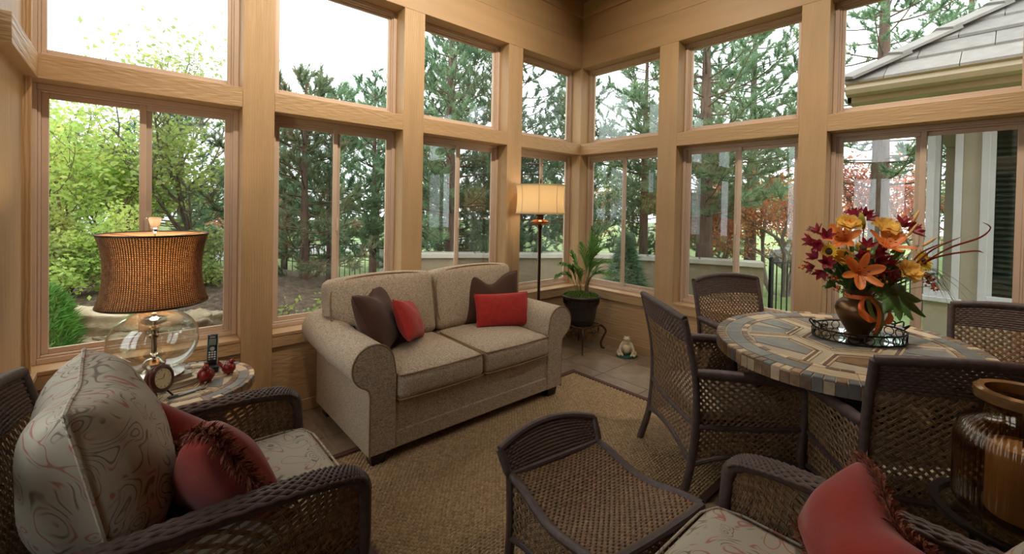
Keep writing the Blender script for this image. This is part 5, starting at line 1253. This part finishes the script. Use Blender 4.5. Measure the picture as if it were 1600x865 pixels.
def conifer(name, label, loc, H, W_, seedv, mt, n, bl, wd, cone=True):
    g = np.random.RandomState(seedv); t = thing(name, label, 'shrub', loc); MB().tube([(0, 0, -.2), (0, 0, H*.9)], [.03, .008], 7).build('trunk', M['bark'], t)
    h = g.rand(n)**.8; a = g.rand(n)*6.283; r_ = W_*(1-h if cone else np.sqrt(np.clip(1-h**2.2, 0, 1)))*np.sqrt(g.rand(n))+.01
    P = np.stack([r_*np.cos(a), r_*np.sin(a), h*H], 1); D = np.stack([np.cos(a), np.sin(a), np.full(n, .15 if cone else .9)], 1)+g.randn(n, 3)*.45
    V, F = blades(P, D, g.uniform(.6, 1.1, n)*bl, np.full(n, wd), g); link('foliage', blade_mesh('foliage', V, F, M[mt]), t, kind='stuff'); return t
conifer('arborvitae', 'small bright green arborvitae at the lower left window corner', (-4.52, 2.0, -.05), .78, .26, 31, 'leafa', 5200, .09, .014, False)
conifer('dwarf_spruce', 'small dark spruce in front of the low wall beyond the palm', (1.75, .52, -.45), 1.55, .62, 32, 'needled', 6500, .13, .014)
# far tree belt
for i, (x, y, H, s) in enumerate([(-9.5, 13, 4.6, 41), (-6.5, 14.5, 4.8, 42), (-3.6, 16, 4.4, 43), (-.6, 17.5, 4.2, 44), (13, 15, 5.0, 45), (18.5, 11, 5.2, 46), (23, 4.5, 5.0, 47), (25, -2, 5.0, 48)]):
    nm = ['leftmost of the far trees seen through the left window', 'far tree behind the bright yellow green tree', 'far tree behind the slender birch', 'far tree behind the browning pine', 'far tree beyond the pines at the corner', 'far tree beyond the palm', 'far tree across the road behind the maples', 'far tree across the road behind the bouquet'][i]
    broadleaf('far_tree', nm, (x, y, -.6), H, 3.2, s, 'leaff', 4, 3600, .20, group='far trees beyond the lawn', tr=.08)
# pines
pine('browning pine with two toned needles behind the left half of the loveseat', (-1.80, 4.3, .0), 3.45, .35, 1.4, 51, 'needleb', .085)
pine('slim green pine just right of the browning pine', (-1.05, 5.3, -.1), 3.7, .5, 1.4, 52, 'needle', .08)
pine('green pine with low boughs above the iron fence', (.25, 6.3, -.3), 4.4, .7, 1.9, 53, 'needle', .10)
pine('tall full pine framed by the third bay from the left', (1.25, 4.6, -.35), 6.4, .4, 2.2, 54, 'needle', .14, dens=1.1)
pine('tall pine behind the third bay pine', (3.0, 7.2, -.4), 7.2, .6, 2.4, 55, 'needled', .15)
pine('tall dark pine behind the floor lamp', (2.3, 3.6, -.4), 6.6, .6, 1.9, 56, 'needled', .15)
pine('tall pine just right of the room corner', (5.0, 4.3, -.45), 6.6, .8, 2.0, 57, 'needled', .14)
pine('loose pine beyond the low wall behind the palm', (5.3, 2.4, -.45), 6.3, 1.7, 1.9, 58, 'needle', .13, dens=.8)
pine('great pine with a thick bare trunk behind the second dining chair', (4.6, .62, -.45), 7.4, 1.75, 2.35, 59, 'needle', .19, dens=1.1)
pine('tall pine further back between the two right columns', (8.6, 1.2, -.5), 8.6, 2.4, 2.6, 60, 'needle', .17)
pine('old pine with a grey trunk behind the bouquet', (6.6, -1.75, -.5), 8.4, 2.6, 2.5, 61, 'needle', .21, dens=.75)
pine('distant pine above the roof of the wing', (13.0, -2.6, -.5), 9.5, 3.2, 3.0, 62, 'needle', .2)
bgp = [o for o in bpy.data.objects if o.name.startswith('pine_tree') and o.parent is None]
for i, (k, x, y, rz, s, lb) in enumerate([(2, -3.1, 9.0, 40, 1.0, 'background pine left of the browning pine'), (2, -.9, 9.2, 130, .95, 'background pine between the two left loveseat bays'), (3, 1.9, 9.8, 80, .85, 'background pine above the right end of the back fence'), (4, 4.6, 10.4, 200, .8, 'background pine behind the corner pines on the left'), (5, 7.4, 6.6, 100, .9, 'background pine behind the corner pines on the right'), (4, 8.6, 4.4, 20, .75, 'background pine low behind the palm'), (3, 11.4, 3.6, 150, .9, 'background pine left of the great trunk'), (5, 3.4, 5.4, 230, .8, 'background pine close behind the floor lamp')]):
    c = copy_tree(bgp[k]); tag(c, lb); c.location = (x, y, -.6); c.rotation_euler = (0, 0, R(rz)); c.scale = (s, s, s)
# autumn maples
G2 = 'autumn maples beyond the garden wall'
broadleaf('maple_tree', 'orange maple with leaning grey stems behind the iron gate', (7.6, .1, -.6), 3.3, 2.0, 71, 'leafo', 4, 6500, .085, bark='barkg', group=G2, tr=.075)
broadleaf('maple_tree', 'orange maple behind the great pine trunk', (9.6, 2.6, -.6), 3.4, 2.4, 72, 'leafo', 4, 6500, .10, bark='barkg', group=G2, tr=.07)
broadleaf('maple_tree', 'pinkish red maple behind the bouquet', (10.6, -1.2, -.6), 4.0, 2.8, 73, 'leafr', 4, 6000, .10, bark='barkg', group=G2, tr=.08)
broadleaf('maple_tree', 'small crimson maple far behind the browning pine', (-1.2, 11.5, -.5), 2.6, 1.6, 74, 'leafr', 4, 2600, .10, group=G2, tr=.05)
broadleaf('maple_tree', 'orange maple seen between the pines at the corner', (8.5, 6.4, -.6), 3.4, 2.4, 75, 'leafo', 4, 3000, .10, group=G2, tr=.06)
# low stucco wall with pale cap
M['stucco'] = mat('garden_wall_stucco', (142, 128, 104), .95, var=.1, bump=.6, bscale=60, bdist=.004); M['cap'] = mat('pale_cap_stone', (186, 180, 166), .8, var=.06)
gw = thing('garden_wall', 'low stucco garden wall with a pale stone cap beyond the right windows', 'wall', kind='structure')
WP = [(-.2, 4.0), (.95, 3.32), (2.0, 2.62), (2.88, 2.1), (3.5, 1.2), (3.95, .4), (4.38, -.50)]
for (a, b) in zip(WP[:-1], WP[1:]):
    d = np.array(b)-np.array(a); L = np.linalg.norm(d); an = math.atan2(d[1], d[0]); c = (np.array(a)+np.array(b))/2
    MB().box((c[0], c[1], -.02), (L+.06, .22, 1.08), (0, 0, an)).build('wall_segment', M['stucco'], gw, smooth=0)
    MB().box((c[0], c[1], .56), (L+.05, .34, .09), (0, 0, an)).build('cap_stone', M['cap'], gw, smooth=30, bevel=.012)
M['fence'] = mat('black_fence', (24, 24, 26), .4, metal=.3)
def fence(label, A0, B0, z0, z1, sp=.11, posts=2, name='iron_fence', group=None):
    A0 = np.array(A0, float); B0 = np.array(B0, float); d = B0-A0; L = np.linalg.norm(d); n = int(L/sp); an = math.atan2(d[1], d[0])
    t = thing(name, label, 'fence', (A0[0], A0[1], z0), an, group)
    h = z1-z0
    for z in (.12, h-.04): MB().span(0, L, -.012, .012, z-.014, z+.014).build('rail', M['fence'], t, smooth=0)
    pm = MB().span(-.008, .008, -.008, .008, .03, h-.02).mesh('picket', M['fence'], 0)
    for i in range(1, n): link('picket', pm, t, (i*L/n, 0, 0))
    for k in range(posts+1):
        p = MB().span(-.028, .028, -.028, .028, -.1, h+.04).build('post', M['fence'], t, smooth=0, loc=(L*k/posts, 0, 0)); MB().lathe([(.036, 0), (.036, .012), (.012, .03), (.002, .034)], 4, (0, 0, h+.04)).build('post_cap', M['fence'], p, smooth=0)
    return t
fence('black iron fence behind the loveseat beyond the pines', (-3.4, 9.6), (.75, 7.3), -.5, .48, .12, 3, group='black iron fences')
fence('black iron gate fence at the end of the low wall', (4.52, -.62), (7.7, -2.3), -.5, .63, .115, 2, group='black iron fences')
fence('black iron fence at the far left behind the shrubs', (-7.5, 9.2), (-3.6, 9.6), -.5, .45, .12, 3, group='black iron fences')
# pier beside the fence
tag(MB().soft((1.05, 6.95, -.05), (.5, .5, .95), .05, 5).build('stone_pier', M['cap'], None, weld=True), 'pale stone pier at the end of the back iron fence', 'pier')
# parked cars
M['carp'] = mat('dark_car_paint', (40, 46, 56), .2, metal=.4); M['carw'] = mat('white_car_paint', (216, 218, 220), .25); M['carg'] = mat('car_glass', (44, 54, 60), .1); M['tyre'] = mat('tyre', (24, 24, 24), .8); M['tail'] = mat('red_tail_lamp', (170, 30, 30), .3); M['plate'] = mat('plate_white', (200, 200, 196), .5)
def car(label, loc, rz, paint, group='parked cars'):
    t = thing('car', label, 'car', loc, rz, group); L, W_ = 4.4, 1.78
    side = [(-2.2, .35), (-2.2, .80), (-1.95, .95), (-1.35, 1.0), (-.85, 1.42), (.55, 1.45), (1.15, 1.0), (2.05, .86), (2.2, .62), (2.2, .32)]
    n = len(side); V = [(x, s*W_/2*(1 if z < 1.01 else .82), z) for s in (-1, 1) for x, z in side]; F = [(i, (i+1) % n, n+(i+1) % n, n+i) for i in range(n)]+[tuple(range(n))[::-1], tuple(range(n, 2*n))]
    me = MB().add(V, F); me.build('body', paint, t, smooth=30, bevel=.05)
    for s in (-1, 1): MB().add([(-1.15, s*.80, 1.04), (-.78, s*.765, 1.38), (.50, s*.765, 1.40), (.98, s*.80, 1.04), (-1.15, s*.74, 1.04), (-.78, s*.74, 1.38), (.50, s*.74, 1.40), (.98, s*.74, 1.04)], [(0, 1, 2, 3), (7, 6, 5, 4), (0, 4, 5, 1), (1, 5, 6, 2), (2, 6, 7, 3), (3, 7, 4, 0)]).build('side_window', M['carg'], t, smooth=0)
    MB().box((-1.12, 0, 1.22), (.03, 1.35, .5), (0, R(50), 0)).build('rear_window', M['carg'], t, smooth=0); MB().box((.88, 0, 1.24), (.03, 1.35, .6), (0, R(-53), 0)).build('windscreen', M['carg'], t, smooth=0)
    for x in (-1.35, 1.35):
        for s in (-1, 1): MB().lathe([(.31, -.1), (.33, -.08), (.33, .08), (.31, .1)], 24).xform(Matrix.Translation((x, s*.80, .33))@Matrix.Rotation(PI/2, 4, 'X')).build('wheel', M['tyre'], t)
    for s in (-1, 1): MB().soft((-2.2, s*.62, .74), (.06, .34, .13), .02, 4).build('tail_lamp', M['tail'], t, weld=True)
    MB().span(-2.235, -2.2, -.25, .25, .52, .64).build('number_plate', M['plate'], t, smooth=0); MB().soft((-2.2, 0, .42), (.12, 1.7, .18), .05, 5).build('bumper', paint, t, weld=True)
car('dark parked car with red tail lamps beyond the iron gate', (15.2, 1.2, -.98), R(38), M['carp'])
car('white parked car on the lane behind the birch', (-4.6, 15.0, -.62), R(10), M['carw'])
car('white parked car on the lane behind the lamp shade', (-9.6, 14.6, -.62), R(4), M['carw'])
# ------------------------------------------------------------------ wing of the house beyond the bouquet
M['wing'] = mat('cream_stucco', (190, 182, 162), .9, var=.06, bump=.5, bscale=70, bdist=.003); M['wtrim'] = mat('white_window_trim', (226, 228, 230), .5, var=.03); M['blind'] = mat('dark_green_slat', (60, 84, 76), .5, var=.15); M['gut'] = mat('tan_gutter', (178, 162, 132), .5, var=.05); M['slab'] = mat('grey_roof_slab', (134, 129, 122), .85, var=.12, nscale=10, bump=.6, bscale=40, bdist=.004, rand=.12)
WX, WY0, WY1 = 2.55, -2.74, -6.2
hw_ = thing('house_wing', 'cream stucco wing of the house with green slatted window and slab roof beyond the bouquet', 'house', (0, 0, 0))
def hb(name, x0, x1, y0, y1, z0, z1, mt, par=hw_, bv=.004, **k): return box_part(name, x0, x1, y0, y1, z0, z1, mt, par, bv, **k)
hb('wall', WX, WX+2.5, WY1, WY0, -.6, .62, M['wing']); hb('wall', WX, WX+2.5, WY1, WY0, 2.45, 2.76, M['wing'])
hb('corner_pier', WX+.02, WX+.2, WY0-.10, WY0-.0, .62, 2.45, M['wtrim']); hb('pier', WX, WX+.3, WY0-.40, WY0-.27, .62, 2.45, M['wing']); hb('wall', WX, WX+.3, WY1, WY0-1.65, .62, 2.45, M['wing'])
hb('wall', WX+2.2, WX+2.5, WY1, WY0, .62, 2.45, M['wing'])
wn = thing('side_window', None, None); wn.parent = hw_
for (a, b, nm) in [(WY0-.0, WY0-.27, 'narrow'), (WY0-.40, WY0-1.65, 'wide')]:
    y0, y1 = b, a; o = MB(); f = .06
    for q in [(y0, y0+f, .62, 2.45), (y1-f, y1, .62, 2.45), (y0+f, y1-f, .62, .62+f), (y0+f, y1-f, 2.45-f, 2.45)]: o.span(WX-.03, WX+.06, q[0], q[1], q[2], q[3])
    fr = o.build('window_frame', M['wtrim'], hw_, smooth=0, bevel=.006)
    MB().span(WX+.02, WX+.024, y0+f, y1-f, .62+f, 2.45-f).build('pane', M['glass'], fr, smooth=0)
    if nm == 'wide':
        o2 = MB()
        for q in [(y0+f, y0+f+.04, .68, 2.39), (y1-f-.04, y1-f, .68, 2.39)]: o2.span(WX-.01, WX+.05, q[0], q[1], q[2], q[3])
        o2.build('sash', M['wtrim'], fr, smooth=0)
        sm = MB().box((0, 0, 0), (.05, (y1-y0)-2*f-.08, .006), (0, R(-38), 0)).mesh('slat', M['blind'], 0)
        z = .72
        while z < 2.38: link('slat', sm, hw_, (WX+.10, (y0+y1)/2, z)); z += .055
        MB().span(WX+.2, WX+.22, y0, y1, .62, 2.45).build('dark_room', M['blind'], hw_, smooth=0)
    hb('sill', WX-.07, WX+.05, y0-.02, y1+.02, .57, .62, M['wtrim'])
bpy.data.objects.remove(wn, do_unlink=True)
# eave, gutter and hip roof of overlapping slabs
hb('soffit', WX-.40, WX+3, WY1, WY0+.62, 2.75, 2.79, M['gut']); hb('fascia', WX-.42, WX-.38, WY1, WY0+.64, 2.73, 2.92, M['gut']); hb('fascia', WX-.42, WX+3, WY0+.60, WY0+.64, 2.73, 2.92, M['gut'])
mb = MB(); gp_ = [(-.02, .0), (-.10, .02), (-.12, .07), (-.10, .12), (-.125, .135), (-.02, .13)]
V = [(WX-.42+x, y, 2.79+z) for y in (WY0+.64, WY1) for x, z in gp_]; n = 6; mb.add(V, [(i, (i+1) % n, n+(i+1) % n, n+i) for i in range(n)]+[tuple(range(n))[::-1], tuple(range(n, 2*n))]); mb.build('gutter', M['gut'], hw_, smooth=0)
EX, EY, EZ = WX-.47, WY0+.69, 2.92
sl = .75; rgr = random.Random(5)
course = .30; row = 0
MB().add([(EX, EY, EZ-.03), (EX, WY1, EZ-.03), (EX+3.4, WY1, EZ-.03+3.4*sl), (EX+3.4, EY-3.4, EZ-.03+3.4*sl), (EX+3.4, EY, EZ-.03)], [(0, 3, 2, 1), (0, 4, 3)]).build('roof_deck', M['gut'], hw_, smooth=0)
while row < 10:
    u = row*course; y = EY-u; x0 = EX+u; z0 = EZ+u*sl; first = True
    while y > WY1:
        wd_ = rgr.uniform(.34, .62) if not first else rgr.uniform(.25, .45); y1_ = max(y-wd_, WY1); lift = rgr.uniform(0, .012)
        P = [(x0-.03, y, z0+lift), (x0-.03, y1_+.006, z0+lift), (x0+course+.04, y1_+.006, z0+(course+.05)*sl-.018), (x0+course+.04, y-(course+.04 if first else 0), z0+(course+.05)*sl-.018)]
        V = P+[(a, b, c+.032) for a, b, c in P]; MB().add(V, [(3, 2, 1, 0), (4, 5, 6, 7), (0, 1, 5, 4), (1, 2, 6, 5), (2, 3, 7, 6), (3, 0, 4, 7)]).build('roof_slab', M['slab'], hw_, smooth=0); y = y1_; first = False
    row += 1
for k in range(9):       # hip caps climbing the corner
    c0 = k*.36; A_ = np.array((EX+c0, EY-c0, EZ+c0*sl+.05)); B_ = np.array((EX+c0+.42, EY-c0-.42, EZ+(c0+.42)*sl+.05)); d = B_-A_; L = np.linalg.norm(d)
    X = Matrix.Translation((A_+B_)/2+np.array((0, 0, .02)))@Matrix.Rotation(math.atan2(d[1], d[0]), 4, 'Z')@Matrix.Rotation(-math.atan2(d[2], np.hypot(d[0], d[1]))+.05, 4, 'Y')
    MB().add([(-L/2, -.17, -.05), (-L/2, 0, 0), (-L/2, .17, -.05), (L/2, -.17, -.05), (L/2, 0, 0), (L/2, .17, -.05), (-L/2, -.17, -.02), (-L/2, 0, .035), (-L/2, .17, -.02), (L/2, -.17, -.02), (L/2, 0, .035), (L/2, .17, -.02)], [(0, 1, 4, 3), (1, 2, 5, 4), (6, 9, 10, 7), (7, 10, 11, 8), (0, 6, 7, 1), (1, 7, 8, 2), (3, 4, 10, 9), (4, 5, 11, 10), (0, 3, 9, 6), (2, 8, 11, 5)]).xform(X).build('hip_slab', M['slab'], hw_, smooth=0)
for lb, names in LABELS.items():
    if len(names) > 1 and not all('group' in bpy.data.objects[n] for n in names if n in bpy.data.objects):
        print('DUPLABEL', lb, names[:4])
